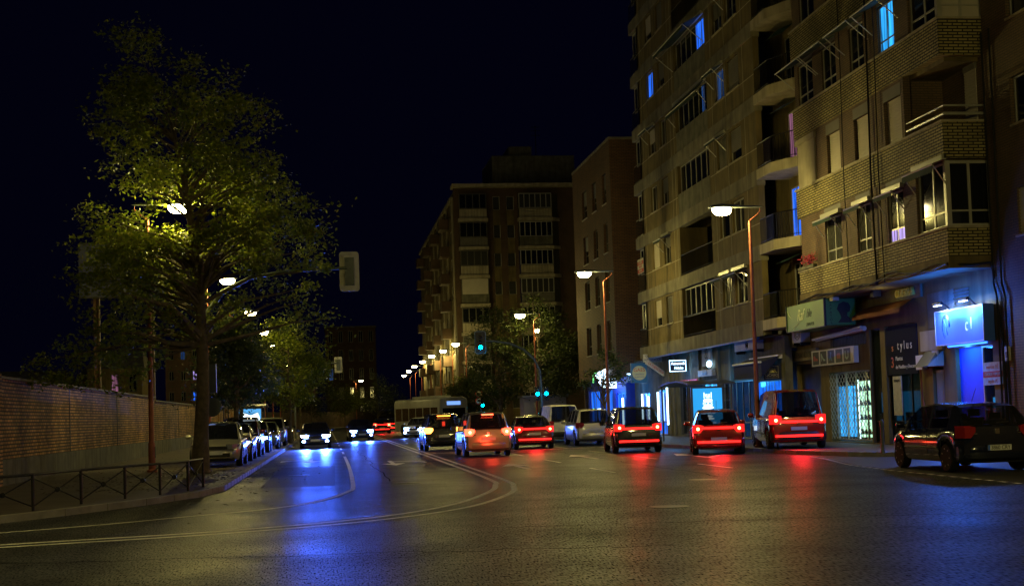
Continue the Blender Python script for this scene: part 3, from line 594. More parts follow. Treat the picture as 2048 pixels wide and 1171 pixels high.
for k in range(NF):
    z0 = bz(k)
    for i, (c, a) in enumerate(WIN):
        pn = LIT.get((k, i), 'glass_dark'); kind = (k*7+i*3) % 5
        window(B, 'W', BX, a, c, z0+.92, z0+2.28, n=2 if kind != 3 else 1, pane='glass_curtain' if kind == 1 and pn == 'glass_dark' else pn, dep=.1, sill=True)
        if kind != 1 and (k+i) % 4 != 3 and pn == 'glass_dark': shutter(B, 'W', BX, a+.05, c-.05, z0+[1.0, 1, 1.75, 1.35, 1.55][kind], z0+2.24, dep=.07, step=.08, m=['shutter_box', 'shutter', 'concrete_dark'][(k*3+i) % 3])
        if (k, i) in ((1, 0), (2, 2), (0, 2), (3, 2), (3, 1), (4, 3), (0, 3)): awning(B, 'W', BX, a-.08, c+.08, z0+2.34, .55, .22, val=.14)
    # loggia: side walls, glazing or open
    q = MB(); q.box(BX+.25, BX+1.6, 58.45, 58.7, z0, z0+2.41); q.box(BX+.25, BX+1.6, 64.2, 64.45, z0, z0+2.41); q.box(BX+1.4, BX+1.6, 58.7, 64.2, z0, z0+2.41); q.make('loggia_wall', 'plaster', B)
    if k in (0, 2, 3, 4):
        w_ = window(B, 'W', BX+.1, 58.75, 64.15, z0+1.0, z0+2.38, n=6, pane='glass_dark', dep=.05, name='loggia_glazing')
        if k in (3, 4):
            p = MB(); fb(p, 'W', BX+.1, 59.2 if k == 4 else 59.6, 60.6 if k == 4 else 60.0, z0+1.06, z0+2.3, -.075, -.07); p.make('lit_pane', 'lit_blue' if k == 4 else 'lit_dim', w_)
    else:
        window(B, 'W', BX+1.4, 60, 63, z0+.1, z0+2.2, n=3, dep=-.05, name='loggia_door')
    if k in (2, 3, 4):
        q = MB(); fb(q, 'W', BX, 58.72, 64.18, z0+.02, z0+1.0, -.06, .0); q.make('loggia_parapet', 'concrete_dark', B)
    else: railing(B, 'W', BX, [(58.72, 0), (64.18, 0)], z0+.02, z0+1.02, step=.16)
    if k in (3, 4): awning(B, 'W', BX, 58.7, 64.2, z0+2.35, 1.0 if k == 4 else .5, .5, m='awning_cloth')
    # far corner glazed balcony
    window(B, 'W', BX+.12, 71.75, 73.2, z0+1.0, z0+2.38, n=2, dep=.03, name='corner_glazing')
    railing(B, 'W', BX, [(71.75, 0), (73.2, 0)], z0, z0+1.0, step=.2)
    # near end recessed balconies with chamfered slabs
    q = MB(); sl = [(BX-.06, B0), (BX-.06, 50.3), (BX+.55, 49.0), (GX+.4, 48.7), (GX+.4, B0)]
    q.prism([(x, y) for x, y in sl][::-1], z0-.42, z0-.02); q.make('balcony_slab', 'plaster_pale', B)
    b = MB(); b.box(GX-.1, GX+.25, 48.05, B0+.2, z0, z0+3.03-.42); b.make('balcony_wall', 'plaster', B)
    lit = {1: 'lit_blue', 2: 'lit_pink'}.get(k, 'glass_dark')
    d_ = window(B, 'W', GX-.1, 50.6, 51.7, z0+.02, z0+2.2, n=2, pane=lit, dep=-.04, name='balcony_door')
    window(B, 'W', GX-.1, 48.8, 49.7, z0+.02 if k % 2 else z0+.9, z0+2.2, n=1, pane='lit_blue' if k == 1 else 'glass_dark', dep=-.04, name='balcony_door')
    pts = [(BX, B0-.05), (BX, 50.35), (BX+.55, 49.1), (GX, 48.8)]
    railing(B, 'W', 0, [(y, -x) for x, y in pts], z0, z0+1.0, step=.14, name='balcony_railing')
    if k in (0, 2, 3):
        q = MB(); q.add([(GX-.15, 50.4, z0+2.55), (GX-.15, 51.9, z0+2.55), (GX-.9, 51.9, z0+2.2), (GX-.9, 50.4, z0+2.2)], [(0, 1, 2, 3)]); q.make('awning', pm('awning_teal', (.03, .09, .09), .85), B)
q = MB(); q.box(GX, GX+12, 48.2, B1-.4, bz(0)-.6, bz(NF)+.4); q.make('inner_wall', 'plaster', B)
# shop floor of B
SX = 18.3
b = MB(); SH = [(74.9, 77.0, .15, 2.5), (71.2, 73.2, .15, 2.6), (64.9, 68.3, .2, 2.75), (61.5, 64.0, .15, 2.9), (56.2, 60.8, .15, 2.7), (52.6, 55.9, .15, 2.6)]
wall(b, 'W', SX, 52.0, 78.6, .1, 4.4, SH, .3); b.box(SX+.1, SX+6, 78.6, 78.9, .1, 4.5); b.box(BX, SX+.4, 52, 73.3, 4.36, 4.4); b.make('shop_wall', 'concrete_dark', B)
for (a, c, z0, z1), pn, n in zip(SH, ('shop_blue', 'shop_blue', 'glass_shop', 'shop_cyan', 'glass_shop', 'shop_blue'), (2, 3, 4, 3, 5, 3)):
    window(B, 'W', SX, a, c, z0, z1, n=n, rail=.7, pane=pn, fm='alu' if n != 4 else 'alu_dark', dep=.1, name='shop_window')
q = MB(); q.box(SX+1.4, SX+1.5, 56.2, 68.3, .15, 2.7); q.make('lit_display', em('shop_back', (.02, .22, .9), .25), B)
q = MB()
for u, z0, z1 in ((76.75, 1.0, 2.45), (75.2, 1.0, 2.3), (70.95, .7, 2.9), (73.0, .9, 2.5)): q = MB(); fb(q, 'W', SX, u-.18, u+.18, z0, z1, .012, .02); q.make('lit_door', 'shop_white', B)
q = MB(); fb(q, 'W', BX, 53, 73, 4.30, 4.36, -.12, .02); q.make('fascia_strip', 'blue_panel', B)
q = MB()
for u in (59.2, 61.1, 64.4, 69.3, 70.3): q = MB(); fb(q, 'W', SX, u-.14, u+.14, .1, 4.36, .003, .1); q.make('pillar', 'concrete', B)
# signs on B
t = sign('shop_sign', 'square hanging lightbox with round cream disc and red letters', 'S', 73.6, 16.95, 17.85, 3.05, 4.15, -.15, .1, 'blue_sign') if pm('blue_sign', (.03, .10, .22), .4, var=0, emit=.10, ecol=(.03, .2, .5)) else 0
q = MB(); q.ring([[fp('S', 73.6, 17.4+.4*math.cos(a*math.pi/16), 3.6+.4*math.sin(a*math.pi/16), d) for a in range(32)] for d in (.1, .112)]); q.make('disc', pm('cream_disc', (.3, .28, .18), .5, var=0, emit=.16, ecol=(.6, .65, .4)), t)
text(t, 'GAES', 'S', 73.6, 17.4, 3.76, .28, 'red_band', .114); text(t, 'CENTROS', 'S', 73.6, 17.4, 3.52, .12, 'blue_letter', .114); text(t, 'AUDITIVOS', 'S', 73.6, 17.4, 3.37, .11, 'blue_letter', .114)
t = sign('shop_sign', 'white two line board with blue capitals below the first concrete band', 'S', 71.6, 17.2, 18.22, 4.12, 4.55, -.06, .06, 'pale_sign') if pm('pale_sign', (.55, .55, .6), .5, var=.1) else 0
text(t, 'GALERIAS DE', 'S', 71.6, 17.71, 4.44, .17, 'blue_letter', .062, sx=.82); text(t, 'ALIMENTACION', 'S', 71.6, 17.71, 4.24, .18, 'blue_letter', .062, sx=.72)
t = thing('shop_sign', 'slanted white arrow board with red capitals pointing down to the shops', 'sign'); c_, s_ = math.cos(R(-36)), math.sin(R(-36))
q = MB(); sh = [(-.62, -.13), (.6, -.13), (.72, 0), (.6, .13), (-.62, .13)]; q.ring([[(17.83+x*c_-y*s_, 71.5-d, 3.78+x*s_+y*c_) for x, y in sh] for d in (0, .08)]); q.make('panel', 'pale_sign', t)
text(t, 'LA FUENCISLA', 'S', 71.42, 17.84, 3.78, .2, 'red_band', .006, rot=R(-36), sx=.78)
pm('box_dark', (.02, .03, .06), .4, var=0)
t = sign('neon_sign', 'rectangular projecting sign with bright white tube border and script', 'S', 66.5, 17.28, 18.15, 3.42, 4.0, -.1, .1, 'box_dark')
rim(t, 'S', 66.5, 17.31, 18.12, 3.45, 3.97, .1, .125, .025, em('neon_white', (.45, .75, 1), 6))
text(t, 'Autoescuela', 'S', 66.5, 17.72, 3.83, .2, 'neon_white', .12, shear=.2, sx=.7); text(t, 'Helados', 'S', 66.5, 17.76, 3.6, .19, 'neon_white', .12, shear=.2, sx=.75)
t = sign('shop_sign', 'tall grey panel with black number beside the neon sign', 'W', SX, 62.1, 63.55, 3.55, 4.5, .02, .12, 'pale_sign'); text(t, '82', 'W', SX, 62.8, 4.1, .7, 'iron', .125, sx=.8)
q = MB(); q.ring([[fp('W', SX, 62.3+.42*math.cos(a*math.pi/8), 3.62+.16*math.sin(a*math.pi/8), d) for a in range(16)] for d in (.13, .15)]); q.make('neon_disc', 'neon_white', t)
t = sign('shop_sign', 'small pale plate with slanted script under the number panel', 'W', SX, 61.7, 64.1, 3.06, 3.36, .02, .2, 'pale_sign'); text(t, 'Antolín', 'W', SX, 62.9, 3.21, .3, 'blue_letter', .202, shear=.3)
t = sign('shop_sign', 'low red lit strip sign with white script above the bus shelter edge', 'W', SX, 64.6, 67.7, 2.72, 2.98, .02, .14, 'red_lit') if em('red_lit', (.8, .05, .16), .5) else 0
text(t, 'la taberna', 'W', SX, 66.1, 2.85, .26, 'neon_white', .142, shear=.2)
t = sign('shop_awning', 'dark navy shop awning with a pale front bar beside the black sunrise sign', 'W', SX, 52.3, 56.0, 3.45, 3.6, .0, .2, 'white_metal', 'awning')
q = MB(); q.ring([[fp('W', SX, u, z, d) for u, z, d in ((52.3, 3.6, .05), (56, 3.6, .05), (56, 3.3, .9), (52.3, 3.3, .9))], [fp('W', SX, u, z, d) for u, z, d in ((52.3, 3.58, .05), (56, 3.58, .05), (56, 2.7, .9), (52.3, 2.7, .9))]]); q.make('cloth', 'awning_navy', t)
q = MB(); q.tube([fp('W', SX, 52.3, 3.32, .93), fp('W', SX, 56, 3.32, .93)], .05, 8); q.make('front_bar', 'white_metal', t)
t = sign('shop_sign', 'black square sign with pale rising sun under the navy awning', 'S', 52.6, 17.55, 18.35, 2.62, 3.2, -.1, .1, 'black'); rim(t, 'S', 52.6, 17.62, 18.16, 2.68, 3.14, .1, .112, .012, 'plaster_pale')
q = MB(); q.ring([[fp('S', 52.6, 17.89+.1*math.cos(a*math.pi/10), 2.9+.1*math.sin(a*math.pi/10), d) for a in range(11)] for d in (.1, .114)])
for a in range(1, 10): q.tube([fp('S', 52.6, 17.89+r_*math.cos(a*math.pi/10), 2.9+r_*math.sin(a*math.pi/10), .108) for r_ in (.13, .19)], .008, 4)
fb(q, 'S', 52.6, 17.66, 18.12, 2.885, 2.898, .1, .114); q.make('sun_emblem', 'yellow_letter', t); text(t, 'OCABO', 'S', 52.6, 17.89, 2.78, .15, 'plaster_pale', .108)
def aircon(label, face, pl, u0, u1, z0, z1):
    t = sign('air_conditioner', label, face, pl, u0, u1, z0, z1, .03, .42, 'pale_sign', 'air conditioner', 'air conditioners above the shops')
    uc, zc, r_ = u0+(u1-u0)*.38, (z0+z1)/2, min(u1-u0, z1-z0)*.38; q = MB()
    for rr_ in (r_, r_*.66, r_*.33): q.tube([fp(face, pl, uc+rr_*math.cos(a*math.pi/8), zc+rr_*math.sin(a*math.pi/8), .425) for a in range(17)], .012, 4)
    q.make('fan_grille', 'iron', t); q = MB(); fb(q, face, pl, u0+.1, u0+.16, z0-.12, z0, .0, .4); fb(q, face, pl, u1-.16, u1-.1, z0-.12, z0, .0, .4); q.make('bracket', 'iron', t)
aircon('large white air conditioner box high on the wall beside the lamp post', 'W', SX, 54.5, 57.3, 3.95, 4.34)
aircon('grey air conditioner left of the pair over the closed shop', 'W', GX, 52.2, 53.2, 3.85, 4.6)
aircon('pale air conditioner right of the pair over the closed shop', 'W', GX, 50.6, 51.6, 4.0, 4.85)
t = sign('banner', 'small red and white paper banner tied to a balcony of the tall block', 'W', BX, 71.8, 73.2, 9.05, 9.85, .03, .04, 'paper'); 
for z in (9.62, 9.2): 
    q = MB(); fb(q, 'W', BX, 71.82, 73.18, z-.1, z+.1, .04, .043); q.make('red_band', 'red_band', t)
text(t, 'SE VENDE', 'W', BX, 72.5, 9.62, .22, 'paper', .044, sx=.9); text(t, '983 20 34', 'W', BX, 72.5, 9.42, .16, 'red_band', .041); text(t, '616 43 12', 'W', BX, 72.5, 9.2, .17, 'paper', .044)

# ------------------------------------------------------------ building C: orange brick
C = thing('apartment_building', 'orange brick block with narrow tall windows and blue lit shops at its foot', 'building'); CX, C0, C1 = 17.4, 79.2, 91.4
b = MB(); rows = [5.2+3.02*k for k in range(4)]; cols = [(86.6, 88.2), (83.5, 84.8), (80.5, 81.6)]
hol = [(a, c, z, z+1.85) for z in rows for a, c in cols]
wall(b, 'W', CX, C0, C1, 3.55, 17.9, hol, .3); b.box(CX+.3, 34, C0, C0+.3, 3.55, 17.9); b.box(CX+.3, 34, C1-.3, C1, .1, 17.9); b.make('wall', 'brick_orange', C)
b = MB(); b.box(CX+.3, 34, C0+.3, C1-.3, 17.6, 17.88); b.make('roof', 'concrete_dark', C); b = MB(); b.box(CX-.05, 34, C0-.05, C0+.35, 17.9, 18.05); b.box(CX-.05, CX+.35, C0+.35, C1, 17.9, 18.05); b.make('coping', 'concrete', C)
b = MB(); b.box(CX+.3, CX+.5, C0+.4, C1-.4, 3.6, 17.5); b.make('inner_wall', 'dark_room', C)
for z in rows:
    for i, (a, c) in enumerate(cols):
        w_ = window(C, 'W', CX, a, c, z, z+1.85, n=1, rail=.62, dep=.16, fm='alu_dark', sill=True)
        if z > 13 or (i == 0 and z > 10): shutter(C, 'W', CX, a+.05, c-.05, z+.9, z+1.8, dep=.12, m='shutter_box', step=.08)
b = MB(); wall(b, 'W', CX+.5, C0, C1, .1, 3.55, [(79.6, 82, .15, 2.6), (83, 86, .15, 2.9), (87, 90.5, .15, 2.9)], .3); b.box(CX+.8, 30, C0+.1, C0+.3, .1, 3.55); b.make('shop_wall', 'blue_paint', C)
for a, c, z1 in ((79.6, 82, 2.6), (83, 86, 2.9), (87, 90.5, 2.9)): window(C, 'W', CX+.5, a, c, .15, z1, n=2, rail=.7, pane='shop_blue', dep=.1, name='shop_window')
q = MB(); fb(q, 'W', CX+.5, 79.9, 80.4, .4, 2.3, .01, .02); q.make('lit_door', 'shop_white', C)
t = sign('shop_sign', 'dark blue fascia with pale capitals under a white strip light', 'S', 78.9, 17.9, 20.2, 3.2, 3.62, .0, .1, 'blue_sign'); text(t, 'CENTRO OPTICO', 'S', 78.9, 18.75, 3.4, .27, 'neon_white', .104, sx=.75).data.materials[0] = pm('pale_blue', (.4, .5, .9), .5, var=0, emit=.25, ecol=(.4, .55, 1))
q = MB(); q.box(17.9, 20.2, 78.72, 78.8, 3.66, 3.72); q.make('strip_light', 'neon_white', t)
t = thing('neon_sign', 'dazzling white cloud shaped shop sign beside the lamp post', 'sign'); q = MB()
for (x, z, r_) in ((17.0, 3.75, .33), (17.4, 3.85, .42), (17.65, 3.65, .3), (17.15, 3.3, .3)): q.ring([[(x+r_*1.1*math.cos(a*math.pi/10), 82.0-d, z+r_*.75*math.sin(a*math.pi/10)) for a in range(20)] for d in (0, .12+.02*r_*10)])
q.box(17.1, 18.15, 81.84, 81.98, 2.95, 3.42); q.make('lit_panel', em('cloud_white', (.6, .8, 1), 6), t); text(t, 'FARMACIA', 'S', 81.84, 17.62, 3.05, .17, 'blue_letter', .006, sx=.9)
q = MB(); q.tube([(16.75, 82, 3.9), (16.5, 82, 3.9), (16.48, 82, 3.3)], .05, 6); q.make('green_tube', em('tube_green', (.2, 1, .25), 1.5), t); q = MB(); q.box(17.5, 17.95, 81.88, 81.96, 3.5, 3.6); q.make('bracket', 'iron', t)
for (x, y) in ((17.0, 76.2), (17.2, 81.0)): lamp('POINT', C if y > 79 else B, (x, y, 2.6), 90, (.02, .28, 1), .2)
lamp('POINT', B, (17.2, 66.5, 3.2), 60, (.04, .34, 1), .2); lamp('POINT', B, (17.4, 58.5, 2.6), 45, (.03, .38, 1), .2)

# ------------------------------------------------------------ building D: far block with glazed balconies
D = thing('apartment_building', 'far dark block with stacked glazed balconies where the street narrows', 'building'); DY = 140.0
b = MB(); DH = 25.3; holes = []; kz = [25.0-2.98*(k+1) for k in range(8)]
for z in kz: holes += [(14.5, 17.2, z, z+2.6), (18.05, 18.8, z+.95, z+2.4), (19.5, 20.3, z+.95, z+2.4), (20.7, 25.0, z, z+2.6)]
wall(b, 'S', DY, 13.9, 28.6, .1, DH, holes, .3); b.box(28.3, 28.6, DY, 190, .1, DH); b.make('wall', 'brick_far', D)
b = MB()
for z in kz:
    for x0, x1 in ((18.05, 18.8), (19.5, 20.3)): b = MB(); b.box(x0, x1, DY-.02, DY+.1, z-.65, z+.95); b.make('spandrel', 'plaster', D)
for k, z in enumerate(kz):
    q = MB(); q.box(14.3, 17.4, DY-.9, DY+.3, z-.32, z); q.make('balcony_slab', 'plaster_pale', D); q = MB(); q.prism([(20.6, DY+.3), (20.6, DY-.9), (24.3, DY-.9), (25.1, DY-.2), (25.1, DY+.3)], z-.32, z); q.make('balcony_slab', 'plaster_pale', D)
    for a, c, pl, n in ((14.4, 17.3, DY-.75, 4), (20.7, 24.2, DY-.75, 6)):
        window(D, 'S', pl, a, c, z+1.0, z+2.6, n=n, pane='glass_dark' if (k+n) % 3 else 'glass_curtain', dep=.02, fw_=.09, fm='alu_dark' if (k*3+n) % 3 else 'alu', name='balcony_glazing')
        q = MB(); fb(q, 'S', pl, a, c, z, z+1.0, -.06, 0); pp = q.make('balcony_parapet', ['plaster_pale', 'shutter_box', 'plaster_pale', 'concrete_dark'][(k+n) % 4], D)
        railing(D, 'S', pl, [(a, .03), (c, .03)], z+.05, z+.98, m='alu_dark', step=.3)
    for a, c in ((18.05, 18.8), (19.5, 20.3)): window(D, 'S', DY, a, c, z+.95, z+2.4, n=1, dep=.1, pane='glass_curtain')
if 1:
    q = MB(); fb(q, 'S', DY-.75, 14.5, 17.2, kz[3]+1.0, kz[3]+2.6, .02, .05); q.make('roller_shutter', 'shutter', D)
b = MB(); b.box(13.7, 28.8, DY-.95, DY+1, DH, DH+.35); b.box(13.7, 14.7, DY+1, 190, DH-1, DH-.7); b.make('cornice', 'plaster_pale', D)
b = MB(); b.box(13.9, 28.3, DY+.35, 190, DH-.5, DH-.3); b.box(18.5, 27.5, DY+3, DY+12, DH-.3, DH+4); b.box(20.5, 23, DY+4, DY+9, DH+4, DH+5.2); b.make('roof', 'concrete_dark', D)
q = MB(); q.tube([(23.5, DY+4, DH+4), (23.5, DY+4, DH+7.5)], .04, 5)
for z in (6.4, 6.9, 7.3): q.tube([(23.0, DY+4, DH+z), (24.0, DY+4, DH+z)], .025, 4)
q.make('aerial', 'iron', D)
# street wing of D
b = MB(); hz_ = []
for z in kz:
    for y in (143, 149, 155, 161, 167, 173, 179): hz_.append((y, y+2.2, z+.9, z+2.3))
wall(b, 'W', 13.9, 140.3, 190, 3.4, DH-1, hz_, .3); b.box(14.2, 14.4, 140.4, 190, .1, DH-1.2); b.make('wing_wall', 'plaster', D)
for z in kz[:8]:
    for j, y in enumerate((143, 149, 155, 161, 167, 173, 179)): window(D, 'W', 13.9, y, y+2.2, z+.9, z+2.3, n=2, dep=.1, fw_=.1, name='wing_window')
for z in kz:
    for y in (146, 158, 170, 182): q = MB(); q.box(12.9, 13.88, y, y+2.6, z-.2, z+.9); q.make('wing_balcony', 'brick_far', D)
q = MB()
for y in (141, 147.5, 153.5, 159.5, 165.5, 171.5): q = MB(); q.box(13.78, 13.9, y, y+.7, 3.4, DH-1); q.make('pier', 'plaster_pale', D)
# ------------------------------------------------------------ far dark blocks
def block(label, x0, x1, y0, y1, h, m, cols, rows, lit=(), pitched=False):
    t = thing('apartment_building', label, 'building', (0, 0, 0)); b = MB(); hol = []
    du = (x1-x0)/cols; dz = (h-1.0)/rows
    for i in range(cols):
        for k in range(rows): hol.append((x0+du*(i+.28), x0+du*(i+.72), 1.0+dz*k+.8, 1.0+dz*k+dz*.82, i, k))
    wall(b, 'S', y0, x0, x1, .1, h, [q[:4] for q in hol], .3); b.box(x0, x0+.3, y0+.02, y1, .1, h-.01); b.box(x1-.3, x1, y0+.02, y1, .1, h-.01); b.make('wall', m, t)
    b = MB()
    if pitched: b.ring([[(x0-.3, y0-.3, h), (x1+.3, y0-.3, h), (x1+.3, y1, h), (x0-.3, y1, h)], [(x0+.5, (y0+y1)/2, h+2), (x1-.5, (y0+y1)/2, h+2), (x1-.5, (y0+y1)/2+.1, h+2), (x0+.5, (y0+y1)/2+.1, h+2)]])
    else: b.box(x0-.2, x1+.2, y0-.2, y1, h, h+.3)
    b.make('roof', 'concrete_dark', t)
    for a, c, z0, z1, i, k in hol:
        window(t, 'S', y0, a, c, z0, z1, n=2, pane=dict(lit).get((i, k), 'glass_dark'), dep=.12, fw_=.08, fm='alu_dark')
    return t
block('dark block at the far end of the street above the trees', .5, 11.2, 290, 305, 21, 'brick_far', 5, 5, [((0, 2), 'lit_dim')])
block('dim block with two blue lit windows behind the yard wall', -17, -12, 150, 162, 10.0, 'brick_far', 4, 4, [((2, 2), 'lit_purple'), ((2, 1), 'lit_blue'), ((1, 3), 'lit_dim'), ((3, 2), 'lit_dim')])
block('low dark house with a lit strip window behind the yard wall', -23.5, -18.2, 140, 150, 7.4, 'plaster', 3, 2, [((1, 1), 'lit_pink')], True)
block('low wide dark shed at the far left behind the wall', -40, -26, 140, 150, 5.6, 'plaster', 5, 1, [], True)
block('dark gabled house between the shed and the lit house', -26, -23, 150, 160, 7.0, 'plaster', 2, 2, [], True)
block('unlit distant block behind the left street trees', -8, -1.5, 262, 275, 13, 'brick_far', 5, 4, [((3, 2), 'lit_dim')])
# billboard above the yard wall
t = thing('billboard', 'tall dark blank billboard on two brown posts behind the yard wall', 'billboard')
b = MB(); b.box(-12.95, -7.6-.8, 75, 75.2, 8.6, 11.45); b.make('panel', pm('board_blue', (.10, .11, .17), .6, var=.08), t)
for x in (-12.1, -9.25):
    q = MB(); q.box(x-.16, x-.1, 75.2, 75.5, 0, 11.2); q.box(x+.1, x+.16, 75.2, 75.5, 0, 11.2); q.box(x-.1, x+.1, 75.33, 75.37, 0, 11.2)
    for z in range(1, 11): q.box(x-.1, x+.1, 75.22, 75.24, z, z+.08)
    q.make('post', pm('post_brown', (.13, .07, .03), .7, var=.3), t)
q = MB(); q.box(-12.95, -8.4, 74.97, 75.23, 11.45, 11.52); q.box(-12.95, -8.4, 74.97, 75.23, 8.53, 8.6); q.make('frame', 'alu_dark', t)
# ------------------------------------------------------------ street lamps
SOD = (1.0, .82, .22)
em('lamp_lens', (1.0, .80, .36), 70)
def street_lamp(label, group='street lamps along both pavements'):
    t = thing('street_lamp', label, 'street lamp', (0, 0, 0), 0, group)
    q = MB(); q.lathe([(.16, 0), (.16, .06), (.11, .1), (.11, .9), (.085, .95), (.07, 4.2), (.05, 8.0), (.03, 8.02)], 14); q.make('pole', 'rust_pole', t, 40)
    q = MB(); q.tube([(0, 0, 7.9), (.05, 0, 8.05), (.28, 0, 8.22), (.42, 0, 8.36), (.38, 0, 8.47)], .03, 8); q.make('arm', 'rust_pole', t, 50)
    q = MB(); rings = []
    for x, w_, h in ((.5, .03, .02), (.3, .07, .05), (-.2, .10, .07), (-.6, .17, .11), (-1.0, .21, .13), (-1.35, .15, .09), (-1.5, .04, .02)):
        rings.append([(x, w_*math.cos(a*math.pi/6), 8.5+h*max(math.sin(a*math.pi/6), -.25)) for a in range(12)])
    hd = q.ring(rings).make('luminaire', 'pole_grey', t, 50)
    q = MB(); q.ring([[( -1.0+.33*r_*math.cos(a*math.pi/8), .17*r_*math.sin(a*math.pi/8), z) for a in range(16)] for r_, z in ((1, 8.49), (1.08, 8.42), (1.02, 8.33), (.8, 8.25), (.4, 8.21))]); q.make('lens', 'lamp_lens', hd, 60)
    lamp('POINT', hd, (-1.0, 0, 8.1), 600, SOD, .16)
    q = MB(); q.box(-.115, .0, -.05, .05, .45, .8); q.make('service_door', 'iron', t)
    return t
spec = [(-5.45, 44.0, math.pi, 'street lamp glowing inside the big tree on the left'), (-5.55, 67, math.pi, 'second left street lamp beyond the big tree trunk'), (-5.5, 87, math.pi, 'third left street lamp above the dark street trees'),
        (-5.5, 107, math.pi, 'fourth left street lamp from the big tree'), (-5.5, 127, math.pi, 'fifth left street lamp from the big tree'), (-5.5, 147, math.pi, 'sixth left street lamp, in the bright green crown'), (-5.4, 169, math.pi, 'seventh and last small lamp of the left row'),
        (15.1, 46, 0, 'largest bright street lamp in front of the beige block at right'), (14.2, 67, 0, 'second bright right lamp before the orange brick block'), (14.95, 95, 0, 'lamp high in the dark trees left of the twin pole'), (18.0, 114, math.pi/2, 'side street lamp seen end on above the green signals'),
        (13.9, 132, 0, 'right row lamp nearest the hanging green signal'), (13.8, 145, 0, 'right row lamp second from the hanging green signal'), (13.5, 157, 0, 'right row lamp third from the hanging green signal'), (13.5, 172, 0, 'right row lamp fourth from the hanging green signal'), (13.5, 188, 0, 'right row lamp fifth from the hanging green signal'),
        (13.9, 207, 0, 'right row lamp last but one before the bend'), (14.4, 228, 0, 'farthest lamp of the right row before the bend'), (5.8, 252, math.pi, 'lone lamp at the end of the street above small trees'),
        (15.4, 18, 0, 'street lamp outside the frame by the parked black car'), (-7.5, 18.5, math.pi, 'street lamp outside the frame by the left corner'), (12.5, 4, 0, 'street lamp behind the camera on the right pavement'), (-6, 0, math.pi, 'street lamp behind the camera on the left')]
L0 = None
for i, (x, y, rz, lb) in enumerate(spec):
    o = street_lamp(lb) if L0 is None else copy_tree(L0)
    L0 = L0 or o; o.location = (x, y, .12); o.rotation_euler = (0, 0, rz); o['label'] = lb
for c in [c for k in kids(L0) for c in kids(k) if c.type == 'LIGHT']: c.data = c.data.copy(); c.data.energy = 800

# ------------------------------------------------------------ trees
def crown_mesh(env, n, per, leaf, spread, r, gaps=(), droop=.15, tipn=4, scat=.2):
    env = sorted(env); zs = np.array([e[0] for e in env]); rs = np.array([e[1] for e in env]); ox = np.array([e[2] for e in env]); oy = np.array([e[3] if len(e) > 3 else 0 for e in env])
    T_ = []; C = []; sc_ = rs.max()
    while len(T_) < max(12, n//tipn):
        z = r.uniform(zs.min(), zs.max()); R_ = np.interp(z, zs, rs)
        if r.random() > (R_/rs.max())**1.3+.08: continue
        a = r.uniform(0, 2*math.pi); q = math.sqrt(r.uniform(.12, 1))*R_*r.uniform(.8, 1.08)
        T_.append((np.interp(z, zs, ox)+q*math.cos(a), np.interp(z, zs, oy)+q*math.sin(a), z))
    T_ = np.array(T_)
    while len(C) < n:
        c = T_[r.integers(len(T_))]+r.normal(0, 1, 3)*np.array([.5, .5, .38])*scat*sc_
        if any(np.linalg.norm(np.cross(c-np.array(p0), np.array(d0))) < g for p0, d0, g in gaps): continue
        C.append(c)
    C = np.array(C); k = r.integers(per//4, per*7//4, n); idx = np.repeat(np.arange(n), k); m = len(idx)
    sp = spread*r.uniform(.55, 1.35, n)[idx][:, None]
    off = r.normal(0, 1, (m, 3))*sp*np.array([1, 1, .6]); off[:, 2] -= droop*np.abs(r.normal(0, 1, m))*spread
    P = C[idx]+off
    A = r.normal(0, 1, (m, 3)); A[:, 2] = A[:, 2]*.5-.25; A /= np.linalg.norm(A, axis=1)[:, None]
    T = r.normal(0, 1, (m, 3)); Bv = np.cross(A, T); Bv /= np.linalg.norm(Bv, axis=1)[:, None]
    s = (leaf*r.uniform(.6, 1.3, m))[:, None]
    V = np.stack([P-A*s, P+Bv*s*.5, P+A*s, P-Bv*s*.5], 1).reshape(-1, 3)
    me = bpy.data.meshes.new('crown'); me.vertices.add(len(V)); me.vertices.foreach_set('co', V.ravel())
    me.loops.add(len(V)); me.loops.foreach_set('vertex_index', np.arange(len(V), dtype=np.int32))
    me.polygons.add(m); me.polygons.foreach_set('loop_start', np.arange(0, len(V), 4, dtype=np.int32)); me.polygons.foreach_set('loop_total', np.full(m, 4, dtype=np.int32))
    me.update(); me.validate(); return me, C
